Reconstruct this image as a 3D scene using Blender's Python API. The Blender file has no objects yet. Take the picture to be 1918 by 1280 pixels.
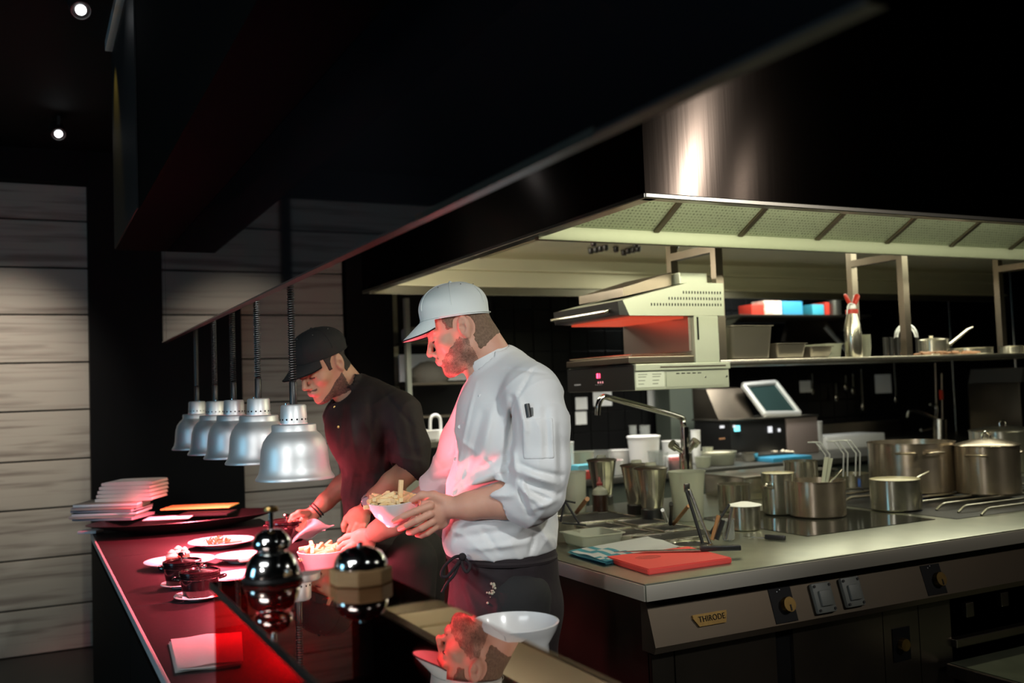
import bpy, bmesh, math, random
import numpy as np
from mathutils import Vector, Matrix
random.seed(7); np.random.seed(7)
PI = math.pi
SC = bpy.context.scene
COL = SC.collection

# ------------------------------------------------------------------ camera
FPX = 1811.0; CX = 959.0; CY = 640.0; CAMH = 1.46
def _nz(v):
    v = np.array(v, float); return v/np.linalg.norm(v)
_Y = _nz([-909, -125, -FPX]); _X = np.array([3601, 41, -FPX], float); _X -= _X.dot(_Y)*_Y; _X = _nz(_X)
_Z = np.cross(_X, _Y)
CM = np.array([_X, _Y, _Z])            # world = CM @ camera vector
CAMO = np.array([0, 0, CAMH])
cam_data = bpy.data.cameras.new('camera'); cam = bpy.data.objects.new('camera', cam_data); COL.objects.link(cam)
cam_data.sensor_width = 36.0; cam_data.lens = 36.0*FPX/1918.0; cam_data.clip_start = 0.05; cam_data.clip_end = 60
mw = Matrix.Identity(4)
for i in range(3):
    for j in range(3): mw[i][j] = CM[i][j]
mw.translation = Vector(CAMO); cam.matrix_world = mw
cam_data.dof.use_dof = True; cam_data.dof.focus_distance = 2.7; cam_data.dof.aperture_fstop = 3.0
SC.camera = cam
RT = CM @ np.array([1, 0, 0.]); RT = _nz([RT[0], RT[1], 0])     # level right and level forward as the photographer stands
FW = _nz([-RT[1], RT[0], 0]); UP = np.array([0, 0, 1.])
def ray(px, py): return CM @ np.array([px-CX, -(py-CY), -FPX])
def az(px, py, z): d = ray(px, py); return CAMO+d*((z-CAMH)/d[2])
def ay(px, py, y): d = ray(px, py); return CAMO+d*(y/d[1])
def ax(px, py, x): d = ray(px, py); return CAMO+d*(x/d[0])
def ad(px, py, d): return CAMO+ray(px, py)*(d/FPX)
WT = 0.90                                  # height of the work surfaces

# ------------------------------------------------------------------ world, exposure, lights
w = bpy.data.worlds.new('world'); SC.world = w; w.use_nodes = True
w.node_tree.nodes['Background'].inputs[0].default_value = (0.5, 0.6, 0.8, 1)
w.node_tree.nodes['Background'].inputs[1].default_value = 0.0015
SC.view_settings.view_transform = 'Standard'; SC.view_settings.look = 'None'
SC.view_settings.exposure = 0.22; SC.view_settings.gamma = 1.0; SC.view_settings.use_curve_mapping = False
SC.cycles.use_denoising = True
SC.cycles.max_bounces = 8; SC.cycles.diffuse_bounces = 3; SC.cycles.glossy_bounces = 4; SC.cycles.transparent_max_bounces = 12
SC.cycles.sample_clamp_indirect = 4.0
SC.cycles.caustics_reflective = True; SC.cycles.caustics_refractive = False
def aim(o, target):
    o.rotation_euler = (Vector(target)-o.location).to_track_quat('-Z', 'Y').to_euler()
def area(name, loc, target, sx, sy, power, col, spread=PI):
    l = bpy.data.lights.new(name, 'AREA'); l.shape = 'RECTANGLE'; l.size = sx; l.size_y = sy; l.energy = power; l.color = col; l.spread = spread
    o = bpy.data.objects.new(name, l); COL.objects.link(o); o.location = loc; aim(o, target); return o
def spot(name, loc, target, power, col, deg=60, blend=.6, r=.03):
    l = bpy.data.lights.new(name, 'SPOT'); l.energy = power; l.color = col; l.spot_size = math.radians(deg); l.spot_blend = blend; l.shadow_soft_size = r
    o = bpy.data.objects.new(name, l); COL.objects.link(o); o.location = loc; aim(o, target); return o
HL = (1.0, .96, .68)
# strip lights tucked behind the front skirt of the hood
for k, x in enumerate((2.3, 3.55, 4.8)):
    area('hood_strip_light', (x, 2.42, 2.10), (x, 3.1, 1.70), 1.1, .06, (11, 5, 2.2)[k], HL)
area('hood_fill_light', (4.2, 3.65, 2.17), (3.85, 3.35, 0), 2.2, .8, 31, (.98, .96, .74))  # added area light under the hood, brightens the worktop and pots
area('hood_end_light', (1.67, 3.9, 2.08), (2.6, 3.9, 2.17), 1.4, .05, 9, (1.0, .93, .74))
# ceiling spots: one beside the pass, two by the island; then three added lights
spot('guest_spot_light', (1.05, -.35, 2.62), ad(930, 800, 2.6), 122, (.97, 1.0, .98), 44, .7, .07)
spot('guest_spot_light', (3.80, -.35, 2.78), (2.5, 2.3, .80), 46, (1.0, .95, .86), 84, 1., .03)
spot('guest_spot_light', (4.22, -.35, 2.80), (3.4, 2.3, .85), 24, (1.0, .93, .82), 70, 1., .03)
spot('guest_side_fill', (-.95, .75, 1.80), (1.05, 2.5, 1.35), 54, (1.0, .985, .96), 46, .9, .07)  # added low spot, reaches the white jacket under the fascia
area('guest_broad_fill', (-1.3, .6, 2.95), (.6, 2.8, 1.2), 1.4, .6, 18, (.93, .97, 1.0))  # added broad light from above, for the sheen on the heat lamps
area('blue_side_light', (-2.6, 2.2, 1.5), (.6, 3, 1.3), .8, 1.0, 15, (.30, .72, 1.0))  # added blue source out of view, gives the heat lamps a blue edge
# wall washers above the timber wall
spot('wall_wash_light', (-.35, 4.9, 2.9), (-.15, 6.5, 1.50), 170, (1.0, .90, .77), 44, 1., .05)
spot('wall_wash_light', (1.75, 5.7, 2.9), (1.75, 6.5, 1.5), 2.2, (1.0, .55, .50), 80, 1., .05)
spot('soffit_wash_light', (.22, 4.30, 2.96), (.40, 4.25, 2.5), 5, (1.0, .72, .12), 60, .9, .02)
area('back_counter_light', (3.6, 5.35, 2.15), (3.6, 5.5, .9), 3.2, .15, 30, (1.0, .97, .87), 2.0)
area('rack_fill_light', (5.3, 5.55, 2.4), (5.35, 6.2, 1.8), 1.4, .12, 7, (.95, 1.0, .93), 1.6)  # added area light to brighten the packages on the rack

# ------------------------------------------------------------------ materials
MATS = {}
def mat(name, col, rough=.5, metal=0., spec=.5, bump=None, var=None, emit=None, aniso=0., coat=0., trans=0., ior=None, alpha=None, sheen=0., sss=0.):
    if name in MATS: return MATS[name]
    m = bpy.data.materials.new(name); m.use_nodes = True; nt = m.node_tree; N = nt.nodes; L = nt.links
    b = N['Principled BSDF']
    b.inputs['Base Color'].default_value = (*col, 1); b.inputs['Roughness'].default_value = rough
    b.inputs['Metallic'].default_value = metal; b.inputs['Specular IOR Level'].default_value = spec
    if aniso: b.inputs['Anisotropic'].default_value = aniso; b.inputs['Anisotropic Rotation'].default_value = .25
    if coat: b.inputs['Coat Weight'].default_value = coat; b.inputs['Coat Roughness'].default_value = .05
    if trans: b.inputs['Transmission Weight'].default_value = trans
    if ior: b.inputs['IOR'].default_value = ior
    if alpha is not None: b.inputs['Alpha'].default_value = alpha
    if sheen: b.inputs['Sheen Weight'].default_value = sheen
    if sss: b.inputs['Subsurface Weight'].default_value = sss; b.inputs['Subsurface Radius'].default_value = (.012, .004, .002); b.inputs['Subsurface Scale'].default_value = 1.0
    if emit: b.inputs['Emission Color'].default_value = (*emit[0], 1); b.inputs['Emission Strength'].default_value = emit[1]
    tc = None
    def coord(scale):
        nonlocal tc
        if tc is None: tc = N.new('ShaderNodeTexCoord')
        mp = N.new('ShaderNodeMapping'); mp.inputs['Scale'].default_value = scale if isinstance(scale, tuple) else (scale,)*3
        L.new(tc.outputs['Object'], mp.inputs['Vector']); return mp.outputs['Vector']
    if var:                                   # (scale, other colour, contrast)
        n = N.new('ShaderNodeTexNoise'); n.inputs['Detail'].default_value = 6; n.inputs['Scale'].default_value = 1
        L.new(coord(var[0]), n.inputs['Vector'])
        r = N.new('ShaderNodeValToRGB'); c = var[2]
        r.color_ramp.elements[0].position = .5-c; r.color_ramp.elements[1].position = .5+c
        r.color_ramp.elements[0].color = (*col, 1); r.color_ramp.elements[1].color = (*var[1], 1)
        L.new(n.outputs['Fac'], r.inputs['Fac']); L.new(r.outputs['Color'], b.inputs['Base Color'])
    if bump:                                  # (scale, strength, distance)
        n = N.new('ShaderNodeTexNoise'); n.inputs['Detail'].default_value = 4; n.inputs['Scale'].default_value = 1
        L.new(coord(bump[0]), n.inputs['Vector'])
        bp = N.new('ShaderNodeBump'); bp.inputs['Strength'].default_value = bump[1]; bp.inputs['Distance'].default_value = bump[2]
        L.new(n.outputs['Fac'], bp.inputs['Height']); L.new(bp.outputs['Normal'], b.inputs['Normal'])
    MATS[name] = m; return m
M = dict(
 black=mat('matt_black', (.0035, .0035, .004), .75, spec=.15),
 charcoal=mat('charcoal_paint', (.010, .0095, .0095), .6, spec=.3, bump=(30, .1, .002)),
 floor=mat('dark_floor', (.02, .018, .016), .35, var=(3, (.03, .028, .026), .2)),
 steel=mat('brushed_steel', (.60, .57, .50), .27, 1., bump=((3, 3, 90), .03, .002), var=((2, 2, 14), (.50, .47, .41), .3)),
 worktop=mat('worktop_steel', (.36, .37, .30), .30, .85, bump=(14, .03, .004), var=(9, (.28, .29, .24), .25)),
 lip=mat('lit_edge_steel', (.62, .57, .48), .42, .65, bump=(20, .03, .002)),  # brighter copy of the worktop steel, so its edge reads as lit
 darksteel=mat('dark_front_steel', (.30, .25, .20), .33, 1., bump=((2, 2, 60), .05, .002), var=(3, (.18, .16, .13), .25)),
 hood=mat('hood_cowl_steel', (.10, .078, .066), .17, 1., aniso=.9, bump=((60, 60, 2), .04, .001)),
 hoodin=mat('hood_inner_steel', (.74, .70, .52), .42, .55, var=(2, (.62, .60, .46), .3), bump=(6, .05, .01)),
 chrome=mat('chrome', (.82, .82, .80), .12, 1.),
 alu=mat('satin_aluminium', (.78, .80, .80), .46, .75, bump=((4, 4, 160), .05, .001)),
 gnsteel=mat('dull_pan_steel', (.34, .31, .26), .30, .85),
 polish=mat('polished_pot_steel', (.68, .66, .56), .20, .94, aniso=.6, bump=((2, 2, 120), .05, .001), var=((6, 6, 3), (.50, .47, .38), .2)),
 usedpot=mat('stained_pot_steel', (.58, .49, .38), .26, .9, aniso=.6, bump=((3, 3, 90), .08, .001), var=((9, 9, 5), (.33, .27, .21), .2)),
 white=mat('white_china', (.80, .78, .76), .18, spec=.5, coat=.3),
 whiteplastic=mat('white_plastic', (.78, .78, .77), .4),
 milky=mat('milky_plastic', (.74, .76, .62), .35, trans=.65, ior=1.2),
 clear=mat('clear_plastic', (.85, .88, .86), .12, trans=.8, ior=1.15),
 paper=mat('white_paper', (.78, .78, .78), .8, bump=(30, .1, .002)),
 linen=mat('folded_linen', (.72, .68, .62), .9, bump=(120, .3, .002), sheen=.3),
 blackplastic=mat('black_plastic', (.012, .012, .012), .35),
 rubber=mat('black_rubber', (.02, .02, .02), .7),
 iron=mat('enamelled_iron', (.012, .005, .006), .2, spec=.4, coat=.3),
 stone=mat('pass_stone', (.008, .0055, .006), .42, spec=.16, var=(70, (.024, .014, .016), .25), bump=(150, .15, .001)),
 stoneside=mat('pass_front', (.003, .003, .003), .6, spec=.1),
 jacket=mat('white_cotton', (.80, .80, .79), .85, bump=(26, .22, .006), sheen=.25),
 cap=mat('white_cap_cotton', (.80, .84, .80), .85, bump=(60, .25, .003), sheen=.2),
 blackcloth=mat('black_cotton', (.008, .007, .0065), .85, bump=(30, .3, .006)),
 apron=mat('dark_wine_apron_cloth', (.014, .008, .010), .85, bump=(24, .35, .006)),
 trousers=mat('dark_grey_trousers', (.014, .013, .013), .85, bump=(18, .4, .008)),
 skin=mat('skin', (.72, .40, .285), .5, spec=.35, sss=.12, bump=(140, .12, .001), var=(22, (.66, .33, .23), .25)),
 skin2=mat('tan_skin', (.52, .30, .19), .5, spec=.35, sss=.12, bump=(140, .12, .001), var=(22, (.46, .25, .16), .25)),
 hair=mat('brown_hair', (.15, .09, .055), .7, bump=(260, .8, .003), var=(180, (.26, .16, .10), .2)),
 beard=mat('brown_beard', (.15, .075, .045), .75, bump=(300, .9, .003), var=(170, (.44, .24, .17), .22)),
 blackhair=mat('black_hair', (.02, .014, .01), .7, bump=(260, .8, .003)),
 fries=mat('golden_fries', (.93, .62, .28), .6, var=(30, (.96, .74, .42), .3), bump=(80, .2, .002)),
 mash=mat('creamy_food', (.86, .80, .62), .6, bump=(60, .4, .004)),
 green=mat('green_leaves', (.10, .14, .04), .5, var=(60, (.24, .26, .10), .2)),
 brownfood=mat('brown_pastry', (.35, .17, .08), .6, bump=(90, .4, .003)),
 redboard=mat('red_cutting_board', (.72, .07, .06), .5, bump=(60, .08, .001)),
 stain=mat('board_stain', (.30, .03, .02), .6, var=(60, (.6, .06, .05), .2)),
 blue=mat('blue_plastic', (.05, .30, .50), .4),
 bluecloth=mat('blue_check_cloth', (.10, .38, .48), .9, bump=(200, .3, .001)),
 whitecloth=mat('white_cloth', (.78, .78, .76), .9, bump=(140, .3, .002), sheen=.2),
 red=mat('red_plastic', (.65, .05, .03), .35),
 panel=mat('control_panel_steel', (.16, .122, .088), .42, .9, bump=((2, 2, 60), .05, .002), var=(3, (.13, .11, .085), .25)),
 brass=mat('aged_brass', (.42, .27, .09), .33, 1., var=(60, (.35, .22, .08), .2)),
 wood=mat('blond_wood', (.55, .33, .15), .5, bump=((10, 10, 90), .2, .002), var=((10, 10, 60), (.42, .24, .10), .2)),
 brownwood=mat('brown_wood', (.36, .17, .06), .5, bump=((60, 60, 6), .2, .002)),
 grey=mat('grey_rubber_cover', (.16, .17, .155), .5, bump=(90, .1, .001)),
 yellow=mat('yellow_card', (.80, .66, .16), .6),
 sauce=mat('dark_sauce', (.02, .010, .006), .2),
 tile=mat('black_glazed_tile', (.005, .005, .0055), .3, spec=.3, bump=(3, .06, .01)),
 grout=mat('dark_grout', (.008, .008, .008), .9, spec=.1),
 greenpost=mat('green_grey_post', (.20, .23, .19), .45, .6),
 hobglass=mat('black_induction_glass', (.02, .02, .018), .12, spec=.6, var=(8, (.05, .05, .04), .3)),
 castiron=mat('cast_iron', (.03, .03, .03), .5, .5),
 gratemetal=mat('steel_grate', (.42, .40, .33), .35, 1.),
 pink=mat('pink_card', (.75, .20, .20), .6),
 purple=mat('grey_print', (.35, .35, .38), .7),
 redled=mat('red_led', (.2, 0, 0), .5, emit=((1, .05, .12), 6)),
 blueled=mat('cyan_display', (0, .1, .1), .5, emit=((.25, .9, 1), 1.6)),
 whiteled=mat('white_display', (.3, .3, .3), .5, emit=((.9, .92, 1), .7)),
 flame=mat('blue_flame', (0, 0, .1), .5, emit=((.05, .25, 1), 3)),
 darkplate=mat('dark_switch_plate', (.004, .004, .005), .5, spec=.2),
 bulb=mat('red_heat_bulb', (.5, .02, .02), .2, emit=((1, .22, .26), 14)),
 lens=mat('spot_lens', (1, 1, 1), .2, emit=((.95, .98, 1), 9)),
)
def glassmat(name, tint, f0, pw, refl, rough=.02):
    m = bpy.data.materials.new(name); m.use_nodes = True; N = m.node_tree.nodes; L = m.node_tree.links; N.clear()
    o = N.new('ShaderNodeOutputMaterial'); t = N.new('ShaderNodeBsdfTransparent'); t.inputs[0].default_value = (*tint, 1)
    g = N.new('ShaderNodeBsdfGlossy'); g.inputs['Roughness'].default_value = rough; g.inputs[0].default_value = (*refl, 1)
    mx = N.new('ShaderNodeMixShader'); lw = N.new('ShaderNodeLayerWeight'); lw.inputs[0].default_value = .5
    p = N.new('ShaderNodeMath'); p.operation = 'POWER'; p.inputs[1].default_value = pw; q = N.new('ShaderNodeMath'); q.operation = 'MULTIPLY_ADD'; q.inputs[1].default_value = 1-f0; q.inputs[2].default_value = f0
    L.new(lw.outputs['Facing'], p.inputs[0]); L.new(p.outputs[0], q.inputs[0]); L.new(q.outputs[0], mx.inputs[0])
    L.new(t.outputs[0], mx.inputs[1]); L.new(g.outputs[0], mx.inputs[2]); L.new(mx.outputs[0], o.inputs[0])
    MATS[name] = m; return m
M['redpane'] = glassmat('red_tinted_glass', (.80, .12, .15), .03, 9, (.9, .9, .9))
M['redtop'] = glassmat('dark_red_mirror_glass', (.34, .018, .024), .42, 4, (.92, .78, .72))
M['fascia'] = mat('black_mirror_glass', (.004, .004, .005), .035, spec=1.0, ior=2.3)

def stubble(m, scale, lo, hi):
    nt = m.node_tree; N = nt.nodes; L = nt.links; tc = N.new('ShaderNodeTexCoord'); n = N.new('ShaderNodeTexNoise'); n.inputs['Scale'].default_value = scale; n.inputs['Detail'].default_value = 5
    n2 = N.new('ShaderNodeTexNoise'); n2.inputs['Scale'].default_value = 28; n2.inputs['Detail'].default_value = 2; a = N.new('ShaderNodeMath'); a.operation = 'ADD'
    L.new(tc.outputs['Object'], n.inputs['Vector']); L.new(tc.outputs['Object'], n2.inputs['Vector']); L.new(n.outputs['Fac'], a.inputs[0]); L.new(n2.outputs['Fac'], a.inputs[1])
    r = N.new('ShaderNodeMapRange'); r.inputs[1].default_value = lo; r.inputs[2].default_value = hi; L.new(a.outputs[0], r.inputs[0]); L.new(r.outputs[0], N['Principled BSDF'].inputs['Alpha'])
stubble(M['beard'], 700, .78, 1.15); stubble(M['hair'], 700, .55, .85)
def plank_mat():
    m = bpy.data.materials.new('grey_timber'); m.use_nodes = True; nt = m.node_tree; N = nt.nodes; L = nt.links; b = N['Principled BSDF']
    tc = N.new('ShaderNodeTexCoord'); oi = N.new('ShaderNodeObjectInfo')
    ad_ = N.new('ShaderNodeVectorMath'); ad_.operation = 'ADD'; mp = N.new('ShaderNodeMapping'); mp.inputs['Scale'].default_value = (1.2, 1, 26)
    mul = N.new('ShaderNodeVectorMath'); mul.operation = 'SCALE'; mul.inputs['Scale'].default_value = 7.
    cb = N.new('ShaderNodeCombineXYZ'); L.new(oi.outputs['Random'], cb.inputs[0]); L.new(cb.outputs[0], mul.inputs[0])
    L.new(tc.outputs['Object'], ad_.inputs[0]); L.new(mul.outputs[0], ad_.inputs[1]); L.new(ad_.outputs[0], mp.inputs['Vector'])
    n = N.new('ShaderNodeTexNoise'); n.inputs['Scale'].default_value = 1; n.inputs['Detail'].default_value = 7; n.inputs['Distortion'].default_value = .6
    L.new(mp.outputs[0], n.inputs['Vector'])
    r = N.new('ShaderNodeValToRGB'); e = r.color_ramp.elements
    e[0].position = .30; e[0].color = (.20, .165, .14, 1); e[1].position = .50; e[1].color = (.38, .34, .29, 1)
    L.new(n.outputs['Fac'], r.inputs['Fac']); L.new(r.outputs['Color'], b.inputs['Base Color']); b.inputs['Roughness'].default_value = .8
    bp = N.new('ShaderNodeBump'); bp.inputs['Strength'].default_value = .4; bp.inputs['Distance'].default_value = .004
    L.new(n.outputs['Fac'], bp.inputs['Height']); L.new(bp.outputs['Normal'], b.inputs['Normal'])
    return m
M['plank'] = plank_mat()
def filter_mat():
    m = mat('perforated_filter', (.60, .66, .50), .38, .7); nt = m.node_tree; N = nt.nodes; L = nt.links; b = N['Principled BSDF']
    tc = N.new('ShaderNodeTexCoord'); mp = N.new('ShaderNodeMapping'); mp.inputs['Scale'].default_value = (62, 62, 62)
    v = N.new('ShaderNodeTexVoronoi'); v.inputs['Scale'].default_value = 1.0; v.inputs['Randomness'].default_value = .1
    L.new(tc.outputs['Object'], mp.inputs[0]); L.new(mp.outputs[0], v.inputs['Vector'])
    r = N.new('ShaderNodeValToRGB'); r.color_ramp.elements[0].position = .25; r.color_ramp.elements[0].color = (.10, .12, .08, 1)
    r.color_ramp.elements[1].position = .45; r.color_ramp.elements[1].color = (.46, .52, .38, 1)
    L.new(v.outputs['Distance'], r.inputs[0]); L.new(r.outputs[0], b.inputs['Base Color']); return m
M['filter'] = filter_mat()

# ------------------------------------------------------------------ mesh helpers
def box(bm, lo, hi, bev=0.):
    lo = Vector(lo); hi = Vector(hi)
    r = bmesh.ops.create_cube(bm, size=1.0)['verts']
    for v in r: v.co = Vector([lo[i]+(v.co[i]+.5)*(hi[i]-lo[i]) for i in range(3)])
    if bev > 0:
        es = list({e for v in r for e in v.link_edges})
        bmesh.ops.bevel(bm, geom=es, offset=min(bev, .45*min(abs(hi[i]-lo[i]) for i in range(3))), segments=2, affect='EDGES', profile=.6)
    return bm
def lathe(bm, prof, seg=40, c=(0, 0, 0), rot=None, sx=1., sy=1.):
    rings = []; c = Vector(c)
    for (r, z) in prof:
        if r < 1e-6:
            p = Vector((0, 0, z)); rings.append([bm.verts.new(c+(rot @ p if rot else p))])
        else:
            ring = []
            for k in range(seg):
                a = 2*PI*k/seg; p = Vector((r*math.cos(a)*sx, r*math.sin(a)*sy, z)); ring.append(bm.verts.new(c+(rot @ p if rot else p)))
            rings.append(ring)
    for a, b in zip(rings[:-1], rings[1:]):
        if len(a) == 1 and len(b) == 1: continue
        for k in range(seg):
            k2 = (k+1) % seg
            if len(a) == 1: bm.faces.new((a[0], b[k2], b[k]))
            elif len(b) == 1: bm.faces.new((a[k], a[k2], b[0]))
            else: bm.faces.new((a[k], a[k2], b[k2], b[k]))
    return bm
def tube(bm, pts, r, seg=8, cap=True):
    pts = [Vector(p) for p in pts]; n = len(pts); rr = r if isinstance(r, (list, tuple)) else [r]*n
    rings = []; up = None
    for i, p in enumerate(pts):
        t = (pts[min(i+1, n-1)]-pts[max(i-1, 0)]).normalized()
        if up is None: up = t.orthogonal().normalized()
        up = (up-t*up.dot(t)); up = up.normalized() if up.length > 1e-6 else t.orthogonal().normalized()
        s = t.cross(up)
        rings.append([bm.verts.new(p+(up*math.cos(2*PI*k/seg)+s*math.sin(2*PI*k/seg))*rr[i]) for k in range(seg)])
    for a, b in zip(rings[:-1], rings[1:]):
        for k in range(seg): bm.faces.new((a[k], a[(k+1) % seg], b[(k+1) % seg], b[k]))
    if cap:
        bm.faces.new(rings[0][::-1]); bm.faces.new(rings[-1])
    return bm
def prism(bm, poly, off):
    """poly: list of 3D points (planar), extruded by vector off"""
    off = Vector(off); a = [bm.verts.new(Vector(p)) for p in poly]; b = [bm.verts.new(Vector(p)+off) for p in poly]
    bm.faces.new(a[::-1]); bm.faces.new(b)
    for k in range(len(a)): bm.faces.new((a[k], a[(k+1) % len(a)], b[(k+1) % len(a)], b[k]))
    return bm
def smooth_path(pts, n=8):
    P = [Vector(p) for p in pts]; out = []
    for i in range(len(P)-1):
        p0 = P[max(i-1, 0)]; p1 = P[i]; p2 = P[i+1]; p3 = P[min(i+2, len(P)-1)]
        for k in range(n):
            t = k/n; out.append(.5*((2*p1)+(-p0+p2)*t+(2*p0-5*p1+4*p2-p3)*t*t+(-p0+3*p1-3*p2+p3)*t**3))
    out.append(P[-1]); return out
def NB(): return bmesh.new()
def obj(name, bm, m, parent=None, smooth=True, loc=None, ang=40):
    me = bpy.data.meshes.new(name)
    bmesh.ops.recalc_face_normals(bm, faces=bm.faces[:]); bm.to_mesh(me); bm.free()
    o = bpy.data.objects.new(name, me); COL.objects.link(o)
    if m is not None: me.materials.append(M[m] if isinstance(m, str) else m)
    if smooth:
        me.shade_smooth(); me.set_sharp_from_angle(angle=math.radians(ang))
    if loc is not None: o.location = loc
    if parent is not None:
        o.parent = parent
    return o
def wobj(name, bm, m, parent, smooth=True, ang=40):
    """mesh given in world coordinates under a parent standing somewhere (unrotated)"""
    off = parent.location if parent.parent is None else parent.location+parent.parent.location
    bmesh.ops.translate(bm, verts=bm.verts[:], vec=-Vector(off))
    return obj(name, bm, m, parent, smooth, ang=ang)
def tag(o, label, cat, group=None):
    o['label'] = label; o['category'] = cat
    if group: o['group'] = group
    return o
def thing(name, label, cat, loc=(0, 0, 0), rz=0., group=None, rot=None):
    o = bpy.data.objects.new(name, None); COL.objects.link(o); o.empty_display_size = .05
    o.location = Vector(loc); o.rotation_euler = rot if rot else (0, 0, rz)
    return tag(o, label, cat, group)
def struct(name, bm, m, parent=None, smooth=False):
    o = obj(name, bm, m, parent, smooth); o['kind'] = 'structure'; return o
def dup(root, loc=None, rz=None, label=None, group=None):
    r = root.copy(); COL.objects.link(r)
    if loc is not None: r.location = loc
    if rz is not None: r.rotation_euler[2] = rz
    if label: r['label'] = label
    if group: r['group'] = group
    for ch in list(root.children):
        c = ch.copy(); COL.objects.link(c); c.parent = r
        for g in list(ch.children):
            d = g.copy(); COL.objects.link(d); d.parent = c
    return r

# ------------------------------------------------------------------ the room
CEIL = 3.02; WALLY = 6.5
def nosolid(o): return o
struct('floor', box(NB(), (-3.2, -2.2, -.06), (9.4, 6.7, 0)), 'floor')
struct('ceiling', box(NB(), (-3.2, -2.2, CEIL), (9.4, 6.7, CEIL+.06)), 'black')
struct('wall_left', box(NB(), (-3.26, -2.2, 0), (-3.2, 6.7, CEIL)), 'charcoal')
struct('wall_right', box(NB(), (9.4, -2.2, 0), (9.46, 6.7, CEIL)), 'charcoal')
struct('wall_front', box(NB(), (-3.2, -2.26, 0), (9.4, -2.2, CEIL)), 'charcoal')
wb = struct('wall_back', box(NB(), (-3.2, WALLY+.03, 0), (9.4, WALLY+.1, CEIL)), 'charcoal')
# timber planks: joints read off the photograph
jz = [ay(80, y, WALLY)[2] for y in (345, 413, 502, 590, 680, 770, 863, 953, 1046, 1138, 1232)]
jz = list(reversed(jz)); jz = [max(0.0, jz[0]-.22)]+jz if jz[0] > .05 else [0.0]+jz[1:]
segs = [(-.43, .345), (-1.9, -.50), (1.25, 1.965)]
for (xa, xb) in segs:
    for a, b in zip(jz[:-1], jz[1:]):
        bmk = box(NB(), (-(xb-xa)/2, -.012, -(b-a)/2+.005), ((xb-xa)/2, .03, (b-a)/2-.005), .004)
        o = obj('plank', bmk, 'plank', wb, smooth=False, loc=((xa+xb)/2, WALLY, (a+b)/2))
        o.location.y += random.uniform(-.004, .004)
# posts between the timber fields, dark header
struct('trim_1', box(NB(), (-.50, WALLY-.04, 0), (-.43, WALLY+.03, CEIL)), 'black')
struct('trim_2', box(NB(), (-3.2, WALLY-.10, jz[-1]), (9.4, WALLY+.03, CEIL)), 'black')
struct('column', box(NB(), (.345, WALLY-.12, 0), (1.25, WALLY+.03, CEIL)), 'black')
# soffit above the pass
struct('soffit', box(NB(), (.35, .25, 2.125), (.555, 4.45, CEIL)), mat('dead_black', (.002, .002, .002), .9, spec=.03))
struct('soffit_wash_panel', box(NB(), (.344, 3.5, 2.13), (.3495, 4.45, CEIL)), 'charcoal')  # paler panel added on the soffit face so the yellow wash shows
struct('column_2', box(NB(), (ay(1257, 800, 6.25)[0], 6.25, WT+.001), (ay(1333, 800, 6.25)[0], 6.45, 2.3)), 'greenpost')
t = thing('fascia_glass', 'long black mirror glass fascia hanging over the pass', 'glass panel', (.56, 2.65, 1.74))
wobj('glass_sheet', box(NB(), (.556, .5, 1.738), (.572, 4.50, 2.6)), 'fascia', t, False)
wobj('glass_sheet', box(NB(), (.556, 4.506, 1.738), (.572, 4.63, 2.6)), 'fascia', t, False)
wobj('edge_strip', box(NB(), (.553, .5, 1.734), (.575, 4.63, 1.7385)), 'blackplastic', t, False)
wobj('glint_strip', box(NB(), (.551, .88, 1.731), (.5529, 1.42, 1.742)), 'darksteel', t, False)  # glints on the fascia edge, put in as a paler steel strip
# black door and frame right of the timber
dr = struct('door_1', box(NB(), (1.98, WALLY-.05, 0), (2.30, WALLY+.03, 2.45)), 'black')
obj('door_frame', box(NB(), (2.30, WALLY-.09, 0), (2.335, WALLY-.02, 2.2)), 'steel', dr, False)
# black tiled wall behind the back counter
tz0, tz1 = .95, 2.15; tw = .16
tm = NB(); box(tm, (-tw/2+.003, -.006, -tw/2+.003), (tw/2-.003, .012, tw/2-.003), .002)
first = obj('tile', tm, 'tile', wb, False); k = 0
for i in range(33):
    for j in range(8):
        o = first if k == 0 else first.copy()
        if k: COL.objects.link(o)
        o.location = (3.22+tw*i, WALLY+.014, tz0+tw*(j+.5)); k += 1
# track rail and small spots on the ceiling over the guests' side
t = thing('track_rail', 'thin metal track rail along the ceiling edge over the pass', 'rail', (.345, 3.9, CEIL))
wobj('rail_body', box(NB(), (.315, 3.2, CEIL-.045), (.348, 4.4, CEIL), .004), 'alu', t)
def ceil_spot(px, py, z, label):
    p = az(px, py, z); s = thing('ceiling_spotlight', label, 'spotlight', (p[0], p[1], z))
    d = Vector((0.1, -.75, -.65)).normalized(); R_ = d.to_track_quat('-Z', 'Y').to_matrix()
    obj('housing', lathe(NB(), [(0, .10), (.03, .10), (.037, .08), (.037, 0), (.034, 0), (.032, .01), (0, .012)], 24, rot=R_), 'blackplastic', s)
    obj('lens', lathe(NB(), [(0, .004), (.019, .004), (.019, .009), (0, .009)], 24, rot=R_), 'lens', s)
    obj('bracket', box(NB(), (-.008, -.008, .05), (.008, .008, CEIL-z)), 'blackplastic', s)
ceil_spot(152, 20, 2.92, 'nearer glowing ceiling spotlight, topmost at the left')
ceil_spot(110, 252, 2.92, 'farther small glowing ceiling spotlight above the timber wall')

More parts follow.
